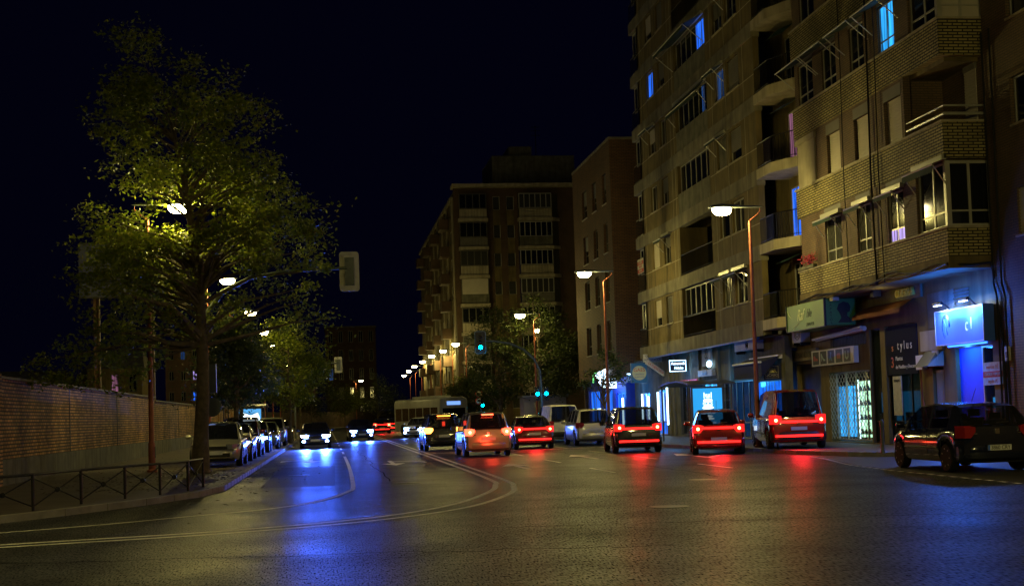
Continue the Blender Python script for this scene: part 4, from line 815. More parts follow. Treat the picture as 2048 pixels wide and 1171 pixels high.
def tree(name, label, x, y, th, tr, env, n, per, leaf, mat, seed, spread=.35, limbs=40, group=None, bark='bark', lean=(0, 0), z0=.12, gaps=(), tipn=4, scat=.2):
    r = np.random.default_rng(seed); t = thing(name, label, 'tree', (x, y, z0), 0, group)
    me, C = crown_mesh(env, n, per, leaf, spread, r, gaps, .15, tipn, scat); me.materials.append(MATS[mat]); o = bpy.data.objects.new('crown', me); COL.objects.link(o); o.parent = t
    top = max(e[0] for e in env); q = MB(); zt = th+(top-th)*.8; txo = max(env)[2]
    pts = []; rad = []
    for i in range(11):
        f = i/10; z = zt*f; pts.append((lean[0]*f+txo*max(0, f-.5)*1.5+.05*math.sin(i*1.3+seed), lean[1]*f+.05*math.cos(i*1.7+seed), z)); rad.append(tr*(1.3 if i == 0 else 1)*(1-f*.8))
    q.tube(pts, rad, 10)
    for ii, c in enumerate(C[r.permutation(n)[:limbs]]):
        f = min(.97, max(th*.85/zt, (c[2]-r.uniform(.6, 1.6))/zt)); i = f*10; j = int(i); a = Vector(pts[j]).lerp(Vector(pts[min(j+1, 10)]), i-j); e = Vector(c); d = e-a
        r0_ = max(.012, tr*(1-f*.8)*(.8 if ii < 8 else .42)); m1 = a+d*.4+Vector((0, 0, .12*d.length*r.uniform(-.3, 1))); m2 = a+d*.75+Vector((r.uniform(-.15, .15), r.uniform(-.15, .15), .1))
        q.tube([a, m1, m2, e], [r0_, r0_*.7, r0_*.4, .006], 5)
    q.make('trunk', bark, t, 60); return t
tree('street_tree', 'tall leafy tree rising over the left corner in front of the first lamp', -3.7, 41.6, 4.5, .235,
     [(13.05, 0.39, -1.27), (11.99, 1.54, -0.95), (10.51, 3.15, -0.64), (8.92, 3.07, -0.21), (7.44, 3.39, 0.0), (6.27, 3.76, 0.27), (5.53, 3.6, 0.32), (4.79, 2.44, -0.53), (4.04, 1.7, -2.12), (3.2, 0.74, -3.18)], 600, 72, .07, 'leaf_a', 17, .25, 150, tipn=5, scat=.24, lean=(.18, .1),
     gaps=[((3.7, -41.6, 1.48), tuple(Vector(v).normalized()), g_) for v, g_ in (((-4.4, 44, 6.8), .45), ((-4.55, 67, 6.85), .5), ((-4.5, 87, 6.85), .4))])
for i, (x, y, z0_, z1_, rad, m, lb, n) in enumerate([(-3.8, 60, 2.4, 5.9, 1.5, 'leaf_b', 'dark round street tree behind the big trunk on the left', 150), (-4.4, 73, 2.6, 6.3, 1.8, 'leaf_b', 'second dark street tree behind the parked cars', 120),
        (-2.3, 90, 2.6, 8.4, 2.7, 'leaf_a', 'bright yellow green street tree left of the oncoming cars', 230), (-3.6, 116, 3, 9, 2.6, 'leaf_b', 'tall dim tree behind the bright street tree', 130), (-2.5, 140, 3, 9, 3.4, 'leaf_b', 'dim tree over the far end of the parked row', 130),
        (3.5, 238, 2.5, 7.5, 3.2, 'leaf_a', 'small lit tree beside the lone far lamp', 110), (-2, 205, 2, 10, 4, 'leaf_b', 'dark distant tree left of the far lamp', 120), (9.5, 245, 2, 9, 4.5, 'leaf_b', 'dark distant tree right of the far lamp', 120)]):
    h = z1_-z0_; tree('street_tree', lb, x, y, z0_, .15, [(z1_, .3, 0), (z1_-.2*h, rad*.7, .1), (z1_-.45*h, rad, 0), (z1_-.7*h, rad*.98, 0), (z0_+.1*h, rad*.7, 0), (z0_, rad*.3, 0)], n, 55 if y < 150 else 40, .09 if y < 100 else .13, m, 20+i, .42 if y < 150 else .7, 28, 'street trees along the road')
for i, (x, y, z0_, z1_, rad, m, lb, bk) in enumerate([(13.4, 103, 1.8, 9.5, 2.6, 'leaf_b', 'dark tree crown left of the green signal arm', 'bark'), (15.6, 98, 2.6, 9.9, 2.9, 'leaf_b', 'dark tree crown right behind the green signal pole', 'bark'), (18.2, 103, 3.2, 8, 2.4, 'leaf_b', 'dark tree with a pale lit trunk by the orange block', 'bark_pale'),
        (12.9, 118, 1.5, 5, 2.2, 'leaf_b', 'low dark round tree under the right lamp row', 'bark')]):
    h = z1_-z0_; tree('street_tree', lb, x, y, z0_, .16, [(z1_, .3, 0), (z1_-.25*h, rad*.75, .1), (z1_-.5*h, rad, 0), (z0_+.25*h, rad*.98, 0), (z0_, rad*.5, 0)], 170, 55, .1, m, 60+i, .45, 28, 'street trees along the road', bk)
tree('shrub', 'bright green bush under the right row of lamps', 13.9, 138, .5, .1, [(5.2, .4, 0), (4.4, 1.5, 0), (3, 1.9, 0), (1.2, 1.6, 0)], 90, 55, .11, 'leaf_a', 81, .4, 12)
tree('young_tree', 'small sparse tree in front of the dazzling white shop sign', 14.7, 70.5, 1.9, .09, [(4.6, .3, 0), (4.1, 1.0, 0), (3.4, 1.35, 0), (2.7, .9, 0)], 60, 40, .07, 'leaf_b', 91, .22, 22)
b_ = thing('flower_box', 'small box of dark red flowers on the brick parapet corner', 'flower box'); q = MB(); q.box(17.5, 17.7, 46.3, 47.9, 6.48, 6.6); q.make('planter', 'concrete_dark', b_)
me, _ = crown_mesh([(6.95, .15, 0), (6.75, .3, 0), (6.6, .3, 0)], 20, 26, .035, .1, np.random.default_rng(5)); me.transform(Matrix.Translation((17.58, 47.1, 0)) @ Matrix.Diagonal((.5, 2.6, 1, 1))); me.materials.append(pm('petal', (.4, .03, .06), .6, var=.2)); o = bpy.data.objects.new('flowers', me); COL.objects.link(o); o.parent = b_

# ------------------------------------------------------------ traffic signals and signs
em('sig_green', (.0, .55, 1.0), 45); em('sig_off', (.02, .02, .02), 0.01); pm('lens_off', (.02, .012, .01), .2, var=0)
def sig_head(par, x, y, z, lit=None, back=False, board=True, s=1.0):
    """signal head; lenses face the camera (-Y) unless back"""
    f = 1 if back else -1; q = MB(); q.box(x-.15*s, x+.15*s, y-.1, y+.1, z, z+.9*s); h = q.make('signal_head', 'iron' if not back else 'pole_grey', par)
    if board:
        q = MB(); poly = []
        for cx, cz, a0 in ((.22, 1.0, 0), (-.22, 1.0, 90), (-.22, -.1, 180), (.22, -.1, 270)):
            for k in range(5): a = R(a0+k*22.5); poly.append((x+s*(cx+.1*math.cos(a)), z+s*(cz+.1*math.sin(a))))
        yb = y+f*.02; q.ring([[(u, yb-.01, w_) for u, w_ in poly], [(u, yb+.01, w_) for u, w_ in poly]]); q.make('backboard', pm('board_back', (.62, .60, .50), .5, var=.12) if back else 'black', h)
        if not back:
            q = MB(); P = [(u, yb-.012, w_) for u, w_ in poly]; q.tube(P+[P[0]], .014, 4); q.make('board_edge', pm('edge_blue', (.25, .4, .55), .5, var=0), h)
    for k in range(3):
        zc = z+s*(.15+.3*k); on = lit == k; q = MB(); q.lathe([(.105*s, 0), (.1*s, f*.02), (.06*s, f*.045), (.01, f*.05)], 16, (x, y+f*.1, zc), 'y'); q.make('lens', 'sig_green' if on else 'lens_off', h)
        q = MB(); rings = [[(x+.12*s*math.cos(a*math.pi/10), y+f*d, zc+.12*s*math.sin(a*math.pi/10)) for a in range(11)] for d in (.1, .28)]; q.ring(rings, close=False, caps=False); q.make('visor', 'iron', h)
        if on: lamp('POINT', h, (x, y+f*.35, zc), 7, (.0, .5, 1), .08)
    return h
t = thing('traffic_signal', 'tall curved signal mast with a green light hung over the road on the right', 'traffic light')
q = MB(); q.lathe([(.2, 0), (.2, .05), (.1, .1), (.09, 3.2)], 12, (14.0, 87, .12)); q.tube([(14.0, 87, 3.2), (13.95, 87, 4.3), (13.6, 87, 5.1), (12.9, 87, 5.75), (12.0, 87, 6.15), (11.0, 87, 6.32), (10.15, 87, 6.35)], [.09, .085, .08, .075, .065, .06, .05], 10); q.make('mast', 'pole_grey', t, 50)
sig_head(t, 10.1, 86.9, 5.75, 0, s=1.1); sig_head(t, 13.72, 86.85, 2.35, 1, board=False); sig_head(t, 14.3, 86.85, 2.35, 1, board=False)
t = thing('traffic_signal', 'curved signal mast behind the big tree holding a signal turned away over the road', 'traffic light')
q = MB(); q.lathe([(.18, 0), (.18, .05), (.09, .1), (.085, 4.4)], 12, (-3.7, 43.2, .12)); q.tube([(-3.7, 43.2, 4.4), (-3.55, 43.2, 5.1), (-3.1, 43.2, 5.7), (-2.2, 43.2, 6.15), (-1, 43.2, 6.33), (.8, 43.2, 6.4)], [.085, .08, .075, .065, .055, .045], 10); q.make('mast', pm('mast_green', (.16, .19, .14), .5, .3, var=.15), t, 50)
sig_head(t, .89, 43.3, 5.85, None, True, s=.98); sig_head(t, -3.5, 43.35, 2.55, None, True, board=False)
q = MB(); q.lathe([(.3, -.01), (.3, .01)], 24, (-3.5, 43.3, 2.1), 'y'); q.make('sign_back', 'pole_grey', t)
t = thing('traffic_signal', 'short signal post with one green light under two round signs', 'traffic light')
q = MB(); q.lathe([(.07, 0), (.06, 3.8)], 10, (13.35, 116, .12)); q.make('post', 'pole_grey', t); sig_head(t, 13.5, 115.9, 2.2, 0, board=False)
pm('sign_red', (.5, .03, .03), .4, var=0)
for z, mm in ((3.36, 0), (2.75, 1)):
    q = MB(); q.lathe([(.33, -.01), (.33, .01)], 24, (13.2, 115.85, z), 'y'); d_ = q.make('sign_disc', 'sign_red', t); q = MB(); q.lathe([(.25, -.004), (.25, .004)], 24, (13.2, 115.836, z), 'y'); q.make('sign_face', 'paper', d_)
    q = MB(); q.box(13.05, 13.35, 115.82, 115.83, z-.05, z+.05); q.box(13.1, 13.25, 115.82, 115.83, z+.05, z+.11); q.make('symbol', 'black', d_)
t = thing('traffic_signal', 'dim signal turned away high over the road near the far lamp', 'traffic light')
q = MB(); q.lathe([(.09, 0), (.08, 5)], 10, (-2.4, 112, .12)); q.tube([(-2.4, 112, 5), (-2, 112, 5.9), (-.6, 112, 6.2), (1.2, 112, 6.2)], .06, 8); q.make('mast', 'pole_grey', t, 50); sig_head(t, 1.2, 112.1, 5.6, None, True)
t = thing('road_sign', 'round red ringed sign on a post beside the low dark tree', 'road sign'); q = MB(); q.lathe([(.04, 0), (.04, 3.9)], 8, (13.0, 122, .12)); q.make('post', 'pole_grey', t)
q = MB(); q.lathe([(.36, -.01), (.36, .01)], 24, (13.0, 121.9, 3.7), 'y'); d_ = q.make('sign_disc', 'sign_red', t); q = MB(); q.lathe([(.27, -.004), (.27, .004)], 24, (13.0, 121.886, 3.7), 'y'); q.make('sign_face', 'iron', d_)

# ------------------------------------------------------------ low crossed railing at the left corner
t = thing('pedestrian_railing', 'low dark railing with crossed bars round the left kerb corner', 'railing')
PP = [(-8.7, 21.9), (-7.1, 22.95), (-5.98, 24.0), (-5.27, 25.5), (-4.72, 27.2), (-4.08, 28.5), (-3.5, 29.5), (-3.05, 30.8), (-2.85, 32.3)]
for x, y in PP: q = MB(); q.tube([(x, y, .1), (x, y, .80)], .028, 8); q.make('post', 'iron', t)
for (x, y), (u, v) in zip(PP, PP[1:]):
    q = MB(); q.tube([(x, y, .78), (u, v, .78)], .026, 8); q.tube([(x, y, .72), (u, v, .2)], .013, 6); q.tube([(x, y, .2), (u, v, .72)], .013, 6); q.make('panel', 'iron', t)
    c = MB(); c.lathe([(.05, -.012), (.05, .012)], 10, ((x+u)/2, (y+v)/2, .46), 'y'); c.make('boss', 'iron', t)

# ------------------------------------------------------------ bus shelters
def shelter(label, x0, x1, y0, y1, ad0, ad1, ady, z0, z1, panel, base=.12):
    t = thing('bus_shelter', label, 'bus shelter'); q = MB(); n = 8
    q.ring([[(x, y, 2.75-.16*abs((k/n)-.5)**2*4-(0 if h else .07)) for (x, y, h) in ((x0, y0+(y1-y0)*k/n, 1), (x1, y0+(y1-y0)*k/n, 1), (x1, y0+(y1-y0)*k/n, 0), (x0, y0+(y1-y0)*k/n, 0))] for k in range(n+1)]); q.make('roof', 'alu_dark', t)
    q = MB()
    for x in (x0+.1, x1-.1):
        for y in (y0+.2, y1-.2): q = MB(); q.tube([(x, y, base), (x, y, 2.6)], .04, 8); q.make('post', 'alu_dark', t)
    q = MB(); q.box(x1-.12, x1-.1, y0+.2, y1-.2, .5, 2.4) if x0 > 0 else q.box(x0+.1, x0+.12, y0+.2, y1-.2, .5, 2.4); q.make('glass_wall', 'glass_clear', t)
    xb = x1-.55 if x0 > 0 else x0+.2; q = MB(); q.box(xb, xb+.35, y0+.6, y1-.6, .5, .56); q.box(xb+.12, xb+.22, y0+.8, y0+.9, base, .5); q.box(xb+.12, xb+.22, y1-.9, y1-.8, base, .5); q.make('bench', 'alu_dark', t)
    q = MB(); q.box(ad0-.07, ad1+.07, ady-.02, ady+.16, z0-.1, z1+.08); q.box(ad0, ad0+.1, ady+.02, ady+.12, base, z0-.1); q.box(ad1-.1, ad1, ady+.02, ady+.12, base, z0-.1); f_ = q.make('poster_case', 'alu_dark', t)
    q = MB(); q.box(ad0, ad1, ady-.03, ady-.022, z0, z1); p = q.make('lit_poster', panel, f_); return t, p
t, p = shelter('bus shelter with a tall cyan lit poster on the right pavement', 14.95, 17.0, 54.6, 59.5, 15.2, 16.45, 54.75, .5, 2.37, em('poster_cyan', (.02, .36, .85), 1.1))
em('poster_white', (.8, .95, 1), 2.2); cx = 15.83
q = MB()
for zc, w_, h in ((1.86, .2, .09), (1.64, .2, .05), (1.56, .26, .04), (1.48, .24, .035), (1.2, .2, .05), (1.1, .26, .045)):
    q.ring([[(cx+w_*math.cos(a*math.pi/8)*(1 if abs(math.sin(a*math.pi/8)) < .9 else .9), 54.71-d, zc+h*math.sin(a*math.pi/8)) for a in range(16)] for d in (0, .006)])
q.box(15.22, 16.05, 54.704, 54.71, .52, .78); q.box(cx-.17, cx-.14, 54.704, 54.71, 1.95, 2.2); q.box(cx+.14, cx+.17, 54.704, 54.71, 1.95, 2.2)
for k in range(4): q.tube([(cx-.12+.07*k, 54.705, 2.14), (cx-.06+.05*k, 54.705, 1.98)], .014, 4)
q.make('poster_drawing', 'poster_white', p)
q = MB(); q.box(16.06, 16.2, 54.7, 54.71, .52, .75); q.make('poster_patch', 'red_lit', p)
text(p, 'ROCK', 'S', 54.715, cx, 1.73, .16, 'poster_white', .006); text(p, 'CLASICO', 'S', 54.715, cx, 1.35, .15, 'poster_white', .006); text(p, 'EN CONCIERTO', 'S', 54.715, cx, .93, .09, 'poster_white', .006); text(p, 'SEPTIEMBRE 2010', 'S', 54.7, 15.63, .65, .07, 'blue_letter', .006)
t, p = shelter('bus shelter with a square blue and white lit poster on the left pavement', -6.5, -3.75, 87.8, 92.5, -5.42, -4.05, 88.0, 1.2, 2.42, em('poster_blue', (.12, .5, 1), .9))
q = MB(); q.ring([[(-4.73+x, 87.962-d, 1.2+z) for x, z in ((-.55, .03), (.58, .1), (.6, .6), (.5, 1.0), (.05, .8), (-.45, 1.0), (-.55, .6))] for d in (0, .004)]); q.make('poster_ground', 'poster_white', p)
text(p, 'impursa', 'S', 87.955, -4.65, 2.15, .3, 'blue_letter', .004); text(p, '983 387 308', 'S', 87.955, -4.72, 1.8, .24, 'blue_letter', .004, sx=.9); text(p, 'Soluciones / Limpieza', 'S', 87.955, -4.72, 1.5, .14, 'blue_letter', .004)
q = MB(); q.box(-5.28, -4.2, 87.95, 87.955, 1.6, 1.63); q.box(-5.28, -4.2, 87.95, 87.955, 1.37, 1.4); q.make('poster_rule', 'blue_letter', p)
# litter bin and bollards by the right kerb
for i, (x, y, lb) in enumerate(((15.0, 52.3, 'thin grey bollard just left of the bus shelter poster'), (15.6, 50.2, 'thin grey bollard between the bus shelter and the lamp'), (15.6, 36.5, 'thin grey bollard by the furniture shop forecourt'))):
    q = MB(); q.lathe([(.07, 0), (.06, .04), (.05, .1), (.05, .8), (.06, .84), (.05, .92), (.02, .96)], 12); o = q.make('bollard', 'pole_grey', None, 40); o.location = (x, y, .12); tag(o, lb, 'bollard', 'bollards on the right pavement')
t = thing('litter_bin', 'grey litter bin on a post beside the right lamp', 'litter bin', (14.9, 43.2, .12)); q = MB(); q.lathe([(.17, .35), (.21, .9), (.2, .95), (.16, .95)], 14); q.make('bin_body', 'pole_grey', t, 40); q = MB(); q.lathe([(.03, 0), (.03, 1.05)], 8, (.0, .24, 0)); q.make('post', 'iron', t)
for i, (x, y, w_, h, lb) in enumerate(((16.2, 99, 1.6, 2.6, 'pale grey kiosk under the dark trees left of the pale trunk'),)):
    t = thing('kiosk', lb, 'kiosk', (x, y, .12)); q = MB(); q.box(-w_, w_, 0, 2, 0, h); q.make('body', pm('kiosk_grey', (.28, .27, .33), .6, var=.1), t); q = MB(); q.box(-w_-.15, w_+.15, -.25, 2.2, h, h+.15); q.make('roof', 'alu_dark', t); window(t, 'S', 0, .2, 1.3, .9, 2.0, n=2, pane='lit_dim', dep=-.07)

lf = np.random.default_rng(4); q = MB()
for i in range(900):
    x, y = (lf.normal(-4.2, 1.5), lf.normal(38, 6)) if i < 700 else (lf.uniform(-8.4, -2.6), lf.uniform(26, 70))
    z = .132
    if x > -2.35: z = .008
    elif x < -8.4 or y < 31: continue
    a = lf.uniform(0, 6.28); s_ = lf.uniform(.03, .06); c_, d_ = math.cos(a)*s_, math.sin(a)*s_
    q.add([(x-c_, y-d_, z), (x+d_*.5, y-c_*.5, z+.012), (x+c_, y+d_, z+.004), (x-d_*.5, y+c_*.5, z+.01)], [(0, 1, 2, 3)])
struct(q.make('fallen_leaves', 'leaf_dry'), 'stuff')
# ------------------------------------------------------------ cars
pm('tyre', (.012, .012, .013), .8, var=.1); pm('rim', (.6, .6, .62), .35, .35, var=0); pm('trim', (.015, .015, .016), .5, var=0); pm('seat', (.02, .02, .022), .9, var=0); pm('chrome', (.7, .7, .7), .15, 1, var=0)
pm('tail_off', (.30, .014, .02), .15, var=0, coat=.5); pm('head_off', (.5, .52, .55), .08, .6, var=0, coat=1)
em('tail_on', (1, .05, .02), 9); em('tail_hot', (1, .22, .06), 26); em('brake_on', (1, .06, .02), 14); em('tail_red', (1, .012, .01), 1.6); em('trail_glow', (1, .012, .01), 4); em('bar_orange', (1, .25, .03), 7); em('head_on', (.30, .5, 1), 60); em('head_glint', (.35, .5, 1), 9); em('amber_on', (1, .35, .05), 8)
def paint(name, col, metal=.3, rough=.25): return pm('paint_'+name, col, rough, metal, var=.05, coat=1)
KIND = {
 'hatch': dict(L=4.2, W=1.75, zb=[(-2.1, .70), (-2.06, .95), (-1.9, 1.0), (0, .95), (1.0, .92), (1.3, .90), (1.85, .74), (2.05, .62), (2.1, .52)],
   roof=[(-2.0, None, 'p', 'r'), (-1.86, 1.19, 'p', 'r'), (-1.64, 1.40, 'p', 'p'), (-1.38, 1.46, 'g', 'p'), (-.45, 1.50, 'p', 'p'), (-.33, 1.50, 'g', 'p'), (.42, 1.45, 'g', 'w'), (.84, 1.20, 'p', 'w'), (.92, 1.15, 'p', 'w'), (1.32, None, '', '')]),
 'mpv': dict(L=4.5, W=1.8, zb=[(-2.25, .72), (-2.22, .98), (-2.15, 1.04), (0, 1.0), (1.2, .98), (1.7, .95), (2.05, .80), (2.2, .66), (2.25, .52)],
   roof=[(-2.2, None, 'p', 'r'), (-2.12, 1.32, 'p', 'r'), (-1.98, 1.58, 'p', 'p'), (-1.75, 1.64, 'g', 'p'), (-.95, 1.68, 'p', 'p'), (-.85, 1.68, 'g', 'p'), (.05, 1.68, 'p', 'p'), (.15, 1.67, 'g', 'p'), (.75, 1.60, 'g', 'w'), (1.2, 1.30, 'p', 'w'), (1.3, 1.24, 'p', 'w'), (1.75, None, '', '')]),
 'van': dict(L=4.8, W=1.9, zb=[(-2.4, .75), (-2.38, 1.0), (-2.3, 1.05), (0, 1.05), (1.4, 1.02), (1.8, .98), (2.2, .82), (2.36, .68), (2.4, .55)],
   roof=[(-2.36, None, 'p', 'r'), (-2.3, 1.6, 'p', 'r'), (-2.2, 1.86, 'p', 'p'), (-1.9, 1.93, 'p', 'p'), (-.9, 1.95, 'p', 'p'), (.1, 1.95, 'p', 'p'), (.2, 1.94, 'g', 'p'), (.9, 1.86, 'g', 'w'), (1.35, 1.45, 'p', 'w'), (1.45, 1.36, 'p', 'w'), (1.85, None, '', '')]),
 'sedan': dict(L=4.5, W=1.76, zb=[(-2.25, .70), (-2.2, .95), (-2.0, 1.0), (-1.4, .99), (0, .94), (1.1, .91), (1.4, .88), (2.0, .74), (2.2, .62), (2.25, .52)],
   roof=[(-1.65, None, 'p', 'r'), (-1.3, 1.22, 'p', 'r'), (-.98, 1.38, 'g', 'p'), (-.42, 1.44, 'p', 'p'), (-.3, 1.44, 'g', 'p'), (.4, 1.40, 'g', 'w'), (.88, 1.16, 'p', 'w'), (.96, 1.12, 'p', 'w'), (1.4, None, '', '')]),
}
WHEELS = {}
def car(name, label, x, y, yaw, kind, pt, z=0, head=None, tail=None, bar=None, plate=None, group=None, detail=True, hpow=0, cat='car'):
    K = KIND[kind]; L, W = K['L'], K['W']; h = L/2; hw = W/2; t = thing(name, label, cat, (x, y, z), yaw, group)
    zbx, zbz = zip(*K['zb']); ZB = lambda v: float(np.interp(v, zbx, zbz))
    WX, WZ = zip(*[(-h, .86), (-h+.08, .91), (-h+.25, .965), (-h+.8, 1), (h-1.1, 1), (h-.5, .955), (h-.2, .86), (h-.05, .73), (h, .62)]); WY = lambda v: hw*float(np.interp(v, WX, WZ))
    yf, yr, wr, ar = h-.80, -h+.72, .315, .385
    ys = sorted({-h, -h+.04, -h+.12, -h+.25, h-.02, h, h-.08, h-.2, *[c+ar*math.cos(a*math.pi/10) for c in (yf, yr) for a in range(11)], *np.linspace(yr+ar+.05, yf-ar-.05, 9)})
    rings = []
    for v in ys:
        w_ = WY(v); zb = ZB(v); zs = .24 if -h+.1 < v < h-.1 else .32
        for c in (yf, yr):
            if abs(v-c) < ar: zs = max(zs, wr+math.sqrt(max(0, ar*ar-(v-c)**2))*.98)
        zc = max(zs+.05, .36); zd = min(max(.60, zs+.09), zb-.12); zc = min(zc, zd-.02)
        hf = [(w_*.93, zs), (w_*.985, zc), (w_, zd), (w_*.985, zb-.08), (w_*.925, zb-.01), (w_*.5, zb+.02)]
        rings.append([(a, v, q) for a, q in hf]+[(0, v, zb+.028)]+[(-a, v, q) for a, q in hf[::-1]])
    body = MB(); body.ring(rings)
    # greenhouse
    RF = K['roof']; gr = []; Hm = max(r_[1] or 0 for r_ in RF)
    for v, zr, s_, tp in RF:
        zb = ZB(v)-.005; zr = zr or zb+.012; k = min(1, (zr-zb)/(Hm-zb)); wb_ = WY(v)*.925; wt = wb_-k*.17*W/1.75
        gr.append([(wb_, v, zb), (wt, v, zr-.045*k), (wt*.93, v, zr-.008*k), (wt*.5, v, zr+.012*k), (0, v, zr+.018*k), (-wt*.5, v, zr+.012*k), (-wt*.93, v, zr-.008*k), (-wt, v, zr-.045*k), (-wb_, v, zb)])
    SG = {}; run = {}; WS = MB(); RG = MB()
    for i in range(len(RF)-1):
        s_, tp = RF[i][2], RF[i][3]
        for j in range(8):
            q = [gr[i][j], gr[i][j+1], gr[i+1][j+1], gr[i+1][j]]
            if j in (0, 7) and s_ == 'g':
                if i == 0 or RF[i-1][2] != 'g' or not SG: SG[(j, i)] = MB(); run[j] = (j, i)
                SG[run[j]].add(q, [(0, 1, 2, 3)])
            elif 2 <= j <= 5 and tp in 'wr' and tp: (WS if tp == 'w' else RG).add(q, [(0, 1, 2, 3)])
            else: body.add(q, [(0, 1, 2, 3)])
    body.make('body', pt, t, 35)
    [g_.make('side_window', 'glass_car', t, 35) for g_ in SG.values()]; WS.make('windscreen', 'glass_car', t, 35); RG.make('rear_window', 'glass_car', t, 35)
    q = MB(); q.box(-.62, .62, -h+.15, h-.2, .2, .66); q.box(-hw*.86, hw*.86, -h+.5, h-1.2, .3, .70); q.make('underbody', 'trim', t)
    if detail:
        q = MB()
        for sx in (-.38, .38):
            q.box(sx-.24, sx+.24, -.1, .35, .7, .82); q.box(sx-.22, sx+.22, -.2, -.08, .8, 1.15); q.box(sx-.12, sx+.12, -.19, -.1, 1.18, 1.34); q.box(sx-.24, sx+.24, -h+.85, -h+.98, .75, 1.1); q.box(sx-.11, sx+.11, -h+.86, -h+.95, 1.12, 1.26)
        q.tube([(.38+.17*math.cos(a*math.pi/8), .75+.05*math.sin(a*math.pi/8), 1.0+.17*math.sin(a*math.pi/8)) for a in range(17)], .015, 5); q.make('seats', 'seat', t)
    if kind not in WHEELS:
        a = MB(); a.lathe([(.225, -.10), (.29, -.10), (.31, -.07), (.315, 0), (.31, .07), (.29, .10), (.225, .10)], 24, axis='x'); c = MB(); c.lathe([(.232, -.03), (.232, .07), (.22, .09), (.2, .075), (.18, .02), (.05, .02)], 24, axis='x')
        for k in range(7):
            g = 2*math.pi*k/7; c.tube([(.055, .03*math.cos(g), .03*math.sin(g)), (.085, .21*math.cos(g), .21*math.sin(g))], .024, 5)
        c.lathe([(.05, .04), (.05, .08), (.02, .085)], 12, axis='x'); WHEELS[kind] = (a, c)
    a, c = WHEELS[kind]
    for sx in (-1, 1):
        for v in (yf, yr):
            o = a.make('wheel', 'tyre', t, 40); o.location = (sx*(hw-.11), v, wr); o.rotation_euler = (0, 0, 0 if sx > 0 else math.pi); c.make('rim', 'rim', o, 40)
    # bumpers, lights, plates
    for e, nm in ((-1, 'rear'), (1, 'front')):
        q = MB(); rr_ = []
        for xx in np.linspace(-1, 1, 13):
            k = abs(xx)**3; w_ = hw*(.95 if e < 0 else .86); yy = e*(h+.05-k*(.16 if e < 0 else .36)); rr_.append([(xx*w_, yy, .30), (xx*w_, yy+e*.02, .36), (xx*w_, yy+e*.02, .5), (xx*w_, yy, .56), (xx*w_, yy-e*.14, .56), (xx*w_, yy-e*.14, .30)])
        q.ring(rr_); q.make('bumper', pt if kind != 'van' else 'trim', t, 30)
    w86 = hw*.86
    for s_ in (-1, 1):
        zl, zh = (.74, 1.0) if kind != 'van' else (.82, 1.12)
        if kind == 'mpv': zl, zh = .80, 1.06
        poly = [(s_*(w86-.26), -h-.025), (s_*(w86-.02), -h-.025), (s_*(hw*.975), -h+.2), (s_*(hw*.9), -h+.2), (s_*(w86-.1), -h+.05), (s_*(w86-.26), -h+.05)]
        pb = [(x_*(1 if abs(x_) > w86-.15 else 1.22), y_) for x_, y_ in poly]; q = MB(); q.ring([[(x_, y_, z_) for x_, y_ in (pq if s_ > 0 else pq[::-1])] for pq, z_ in ((pb, zl), (poly, (zl+zh)/2), (poly, zh-.03), ([(x_, y_+.03) for x_, y_ in pb], zh))]); tl = q.make('tail_light', tail or 'tail_off', t)
        if tail in ('tail_on', 'tail_red'):
            q = MB(); q.ring([[(s_*(w86-.08)+.05*math.cos(a_*math.pi/6), -h-.028-d, zl+.13+.05*math.sin(a_*math.pi/6)) for a_ in range(12)] for d in (0, .012)]); q.make('bulb', 'tail_hot', tl)
        zl, zh = (.60, .76) if kind != 'mpv' else (.66, .84)
        pl_ = [(s_*hw*.42, h+.01), (s_*hw*.66, h-.02), (s_*hw*.84, h-.2), (s_*hw*.915, h-.42), (s_*hw*.86, h-.42), (s_*hw*.7, h-.16), (s_*hw*.42, h-.12)]
        q = MB(); q.prism(pl_ if s_ < 0 else pl_[::-1], zl, zh); hl = q.make('headlight', head or 'head_off', t)
        if head == 'head_on':
            q = MB(); q.ring([[(s_*hw*.72+.09*math.cos(a_*math.pi/6), h+yy, .42+.06*math.sin(a_*math.pi/6)) for a_ in range(12)] for yy in (-.05, .045)]); q.make('bloom_disc', 'head_on', t)  # glowing disc added to widen the headlight bloom
        if hpow:
            lamp('SPOT', hl, (s_*hw*.6, h+.12, .68), hpow, (.04, .12, 1), .08, (R(84), 0, R(-5*s_)), R(46), .6)
    q = MB(); q.box(-.42, .42, h-.015, h+.02, .60, .70); q.box(-.5, .5, h+.05, h+.075, .34, .47); q.make('grille', 'trim', t)
    if bar:  # added glowing bars and red lamp stand in for red light trails
        q = MB(); q.box(-w86+.2, w86-.2, -h-.03, -h+.05, .86, .93); q.make('trail_bar', bar, t)
        q = MB(); q.box(-w86+.05, w86-.05, -h-.085, -h-.06, .40, .47); q.make('trail_bar', bar, t)
        lamp('AREA', t, (0, -h-.25, .8), 35, (1, .015, .02), .5, (R(-70), 0, 0))
    q = MB(); q.box(-.26, .26, -h-.075, -h-.06, .62, .73) if kind != 'hatch' else q.box(-.26, .26, -h-.085, -h-.06, .47, .585); o = q.make('number_plate', pm('plate_white', (.6, .62, .62), .4, var=0), t)
    if plate:
        q = MB(); q.box(-.26, -.215, -h-.088, -h-.084, .472, .583); q.make('plate_strip', 'blue_panel', o); p = text(o, plate, 'S', -h-.085, .02, .527, .12, 'black', .003, sx=.86)
    q = MB(); q.box(-.26, .26, h+.07, h+.085, .42, .53); q.make('number_plate', 'plate_white', t)
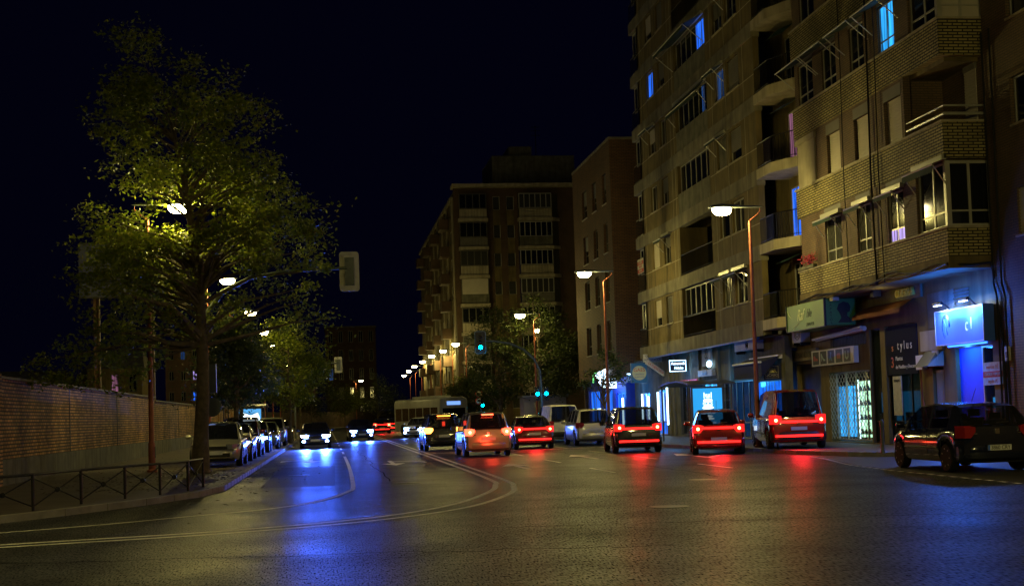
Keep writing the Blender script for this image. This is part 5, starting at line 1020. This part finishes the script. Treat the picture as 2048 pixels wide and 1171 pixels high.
    for s_ in (-1, 1):
        vm = RF[-2][0]-.02; zb = ZB(vm); xm = s_*(WY(vm)*.95)
        q = MB(); q.lathe([(.02, -.11), (.075, -.09), (.085, 0), (.075, .09), (.02, .11)], 10, (xm+s_*.13, vm-.02, zb+.10), 'x'); q.tube([(xm, vm, zb+.03), (xm+s_*.1, vm, zb+.07)], .025, 6); q.make('mirror', pt, t, 50)
    if detail:
        for s_ in (-1, 1):
            for v in (-.85, .1):
                q = MB(); q.tube([(s_*(WY(v)*.99+.012), v-.1, ZB(v)-.13), (s_*(WY(v)*.99+.012), v+.1, ZB(v)-.13)], .016, 6); q.make('door_handle', pt, t)
        q = MB()
        for s_ in (-1, 1):
            for v in (-.39, .95, -1.15):
                q.tube([(s_*(WY(v)*.985+.002), v, ZB(v)-.09), (s_*(WY(v)+.002), v, .6), (s_*(WY(v)*.985+.002), v, .38)], .006, 4)
            q.tube([(s_*(WY(-1)+.004), -h+1.15, .52), (s_*(WY(0)+.004), h-1.25, .52)], .022, 6); q.make('trim_line', 'trim', t); q = MB()
        q = MB(); q.tube([(0, -h+.03, ZB(-h+.1)+.08), (.3, -h+.1, ZB(-h+.1)+.10)], .012, 4); q.make('wiper', 'trim', t)
        q = MB(); q.tube([(0, -.9, Hm+.01), (0, -1.15, Hm+.3)], .006, 4); q.make('aerial', 'trim', t)
        q = MB(); q.box(-.045, .045, -h-.012, -h+.02, .82, .93); q.make('badge', 'chrome', t)
        for x_ in (.45, -.62): q = MB(); q.box(x_, x_+.17, -h-.012, -h+.02, .82, .84); q.make('badge', 'chrome', t)
    return t
PK = (math.pi)
G1 = 'cars parked nose to tail along the left pavement'
paint('black', (.008, .011, .028), 0, .15); MATS['paint_black'].node_tree.nodes['Principled BSDF'].inputs['Specular IOR Level'].default_value = .25; paint('silver', (.42, .40, .34), .5, .3); paint('grey', (.12, .13, .14), .5); paint('dark', (.02, .022, .03)); paint('red', (.30, .012, .01)); paint('wine', (.12, .008, .012)); paint('champagne', (.36, .31, .22), .5, .3); paint('white', (.55, .55, .55), 0); paint('blue', (.02, .03, .10))
car('hatchback', 'glossy black hatchback parked at the right edge under the blue shop sign', 14.3, 29.3, R(-2.5), 'hatch', 'paint_black', z=.006, plate='3860 CRY')
car('minivan', 'champagne minivan with glowing brake lights waiting in the middle of the road', 6.05, 52.6, 0, 'mpv', 'paint_champagne', tail='tail_on')
o = bpy.data.objects[-1] if False else None
mv = [o for o in bpy.data.objects if o.name.startswith('minivan')][0]
q = MB(); q.box(-.22, .22, -2.14, -2.09, 1.56, 1.60); q.make('brake_light', 'brake_on', mv); lamp('POINT', mv, (0, -3.4, .7), 40, (1, .05, .02), .2)
for i, (y, x, kd, pt, lit, lb) in enumerate([(47.9, -3.65, 'hatch', 'paint_silver', 'head_off', 'silver hatchback at the near end of the left parked row beside the tree trunk'), (53.3, -3.6, 'sedan', 'paint_dark', 'head_glint', 'dark saloon second in the left parked row'), (59.6, -3.6, 'mpv', 'paint_wine', 'head_glint', 'dark red people carrier third in the left parked row'),
        (66.5, -3.5, 'hatch', 'paint_black', 'head_glint', 'black hatchback fourth in the left parked row'), (74, -3.3, 'sedan', 'paint_grey', 'head_off', 'grey saloon fifth in the left parked row'), (82.5, -3.2, 'mpv', 'paint_silver', 'head_off', 'silver people carrier sixth in the left parked row'), (96, -3.1, 'hatch', 'paint_dark', 'head_off', 'dark hatchback last in the left parked row')]):
    c_ = car('parked_car', lb, x, y, math.pi, kd, pt, z=.125, head=lit, group=G1, detail=i < 3)  # glowing lenses on some cars stand in for reflected blue light
car('oncoming_car', 'dark car with dazzling blue white headlights in the left lane', -.55, 77.5, math.pi, 'sedan', 'paint_blue', head='head_on', hpow=7500, detail=False)
car('oncoming_car', 'dark car with dazzling headlights in the lane beside the double line', 2.45, 97.5, math.pi+.05, 'hatch', 'paint_blue', head='head_on', hpow=3500, detail=False)
car('oncoming_car', 'white car with bright headlights behind the minivan and before the bus', 7.2, 103, math.pi-.35, 'hatch', 'paint_white', head='head_on', hpow=400, detail=False)
sv = car('estate_car', 'dark people carrier half hidden behind the left side of the minivan', 5.35, 63.5, 0, 'mpv', 'paint_dark', tail='amber_on', detail=False)
q = MB(); q.box(-.3, .3, -2.14, -2.09, 1.56, 1.60); q.make('brake_light', 'bar_orange', sv)
car('tail_lit_car', 'wine red saloon with added red light trail bars just right of the minivan', 9.15, 60.5, R(-3), 'sedan', 'paint_wine', tail='tail_red', bar='trail_glow', detail=False)
car('tail_lit_car', 'dark people carrier with added red light trail bars left of the cyan poster', 11.55, 50.5, R(-6), 'mpv', 'paint_dark', tail='tail_red', bar='trail_glow', detail=False)
car('tail_lit_car', 'bright red hatchback with added light trail bars turning in beside the lamp post', 13.35, 45.3, R(-14), 'hatch', 'paint_red', tail='tail_red', bar='trail_glow')  # red paint here and on the van stands in for the red trails
car('tail_lit_car', 'tall red van with added light trail bars on the forecourt of the shoe shop', 15.75, 44.9, R(-10), 'van', 'paint_red', z=.125, tail='tail_red', bar='trail_glow')
car('tail_lit_car', 'distant car with red tail lights left of the bus', 5.6, 137, 0, 'hatch', 'paint_dark', tail='tail_on', bar='trail_glow', detail=False)
car('tail_lit_car', 'second distant car with red tail lights nearest the far bend', 7.2, 150, 0, 'hatch', 'paint_dark', tail='tail_on', bar='trail_glow', detail=False)
car('parked_car', 'silver car by the right kerb in front of the cyan shop fronts', 12.4, 63.5, R(-2), 'mpv', 'paint_silver', group='cars by the right kerb', detail=False)
car('parked_van', 'white van by the right kerb in front of the small sparse tree', 12.3, 71.5, 0, 'van', 'paint_white', group='cars by the right kerb', detail=False, cat='van')
car('parked_car', 'dark car by the right kerb beneath the green signal lights', 12.3, 80, 0, 'hatch', 'paint_dark', group='cars by the right kerb', detail=False)
# bus
t = thing('city_bus', 'pale grey city bus crossing beyond the queue of cars', 'bus', (8.9, 116, 0), R(17)); q = MB(); L, hw = 11.0, 1.25
prof = [(-hw, .35), (-hw, 2.75), (-hw*.94, 2.98), (-hw*.7, 3.1), (hw*.7, 3.1), (hw*.94, 2.98), (hw, 2.75), (hw, .35)]
q.ring([[(x*k, y, .35+(z-.35)*(.985 if k < 1 else 1)) for x, z in prof] for y, k in ((-5.5, .96), (-5.4, 1), (5.3, 1), (5.5, .95))]); q.make('body', pm('bus_grey', (.50, .50, .46), .4, var=.08, stain=.2), t, 35)
for s_ in (-1, 1):
    for k in range(6): q = MB(); q.box(s_*hw-.01, s_*hw+.012, -5.0+1.7*k, -3.45+1.7*k, 1.2, 2.3); q.make('window', 'glass_dark', t)
    for v in (-3.2, 3.3):
        q = MB(); q.lathe([(.3, -.14), (.46, -.14), (.48, 0), (.46, .14), (.3, .14)], 20, (s_*(hw-.1), v, .48), 'x'); o = q.make('wheel', 'tyre', t, 40); q = MB(); q.lathe([(.29, -.1), (.29, .1), (.1, .1)], 16, (s_*(hw-.1), v, .48), 'x'); q.make('rim', 'rim', o)
    q = MB(); q.box(s_*.95-.12, s_*.95+.12, -5.53, -5.47, .75, 1.1); q.make('tail_light', 'tail_on', t)
q = MB(); q.box(-1.0, 1.0, -5.52, -5.47, 1.35, 2.2); q.make('rear_window', 'glass_dark', t); q = MB(); q.box(-.6, .6, -5.52, -5.47, 2.45, 2.75); q.make('route_display', em('route_blue', (.2, .4, 1), 1.2), t); q = MB(); q.box(-1.15, 1.15, -5.55, -5.45, .35, .6); q.make('bumper', 'trim', t); q = MB(); q.box(-.8, .8, -3, 2, 3.1, 3.28); q.make('roof_unit', 'bus_grey', t)
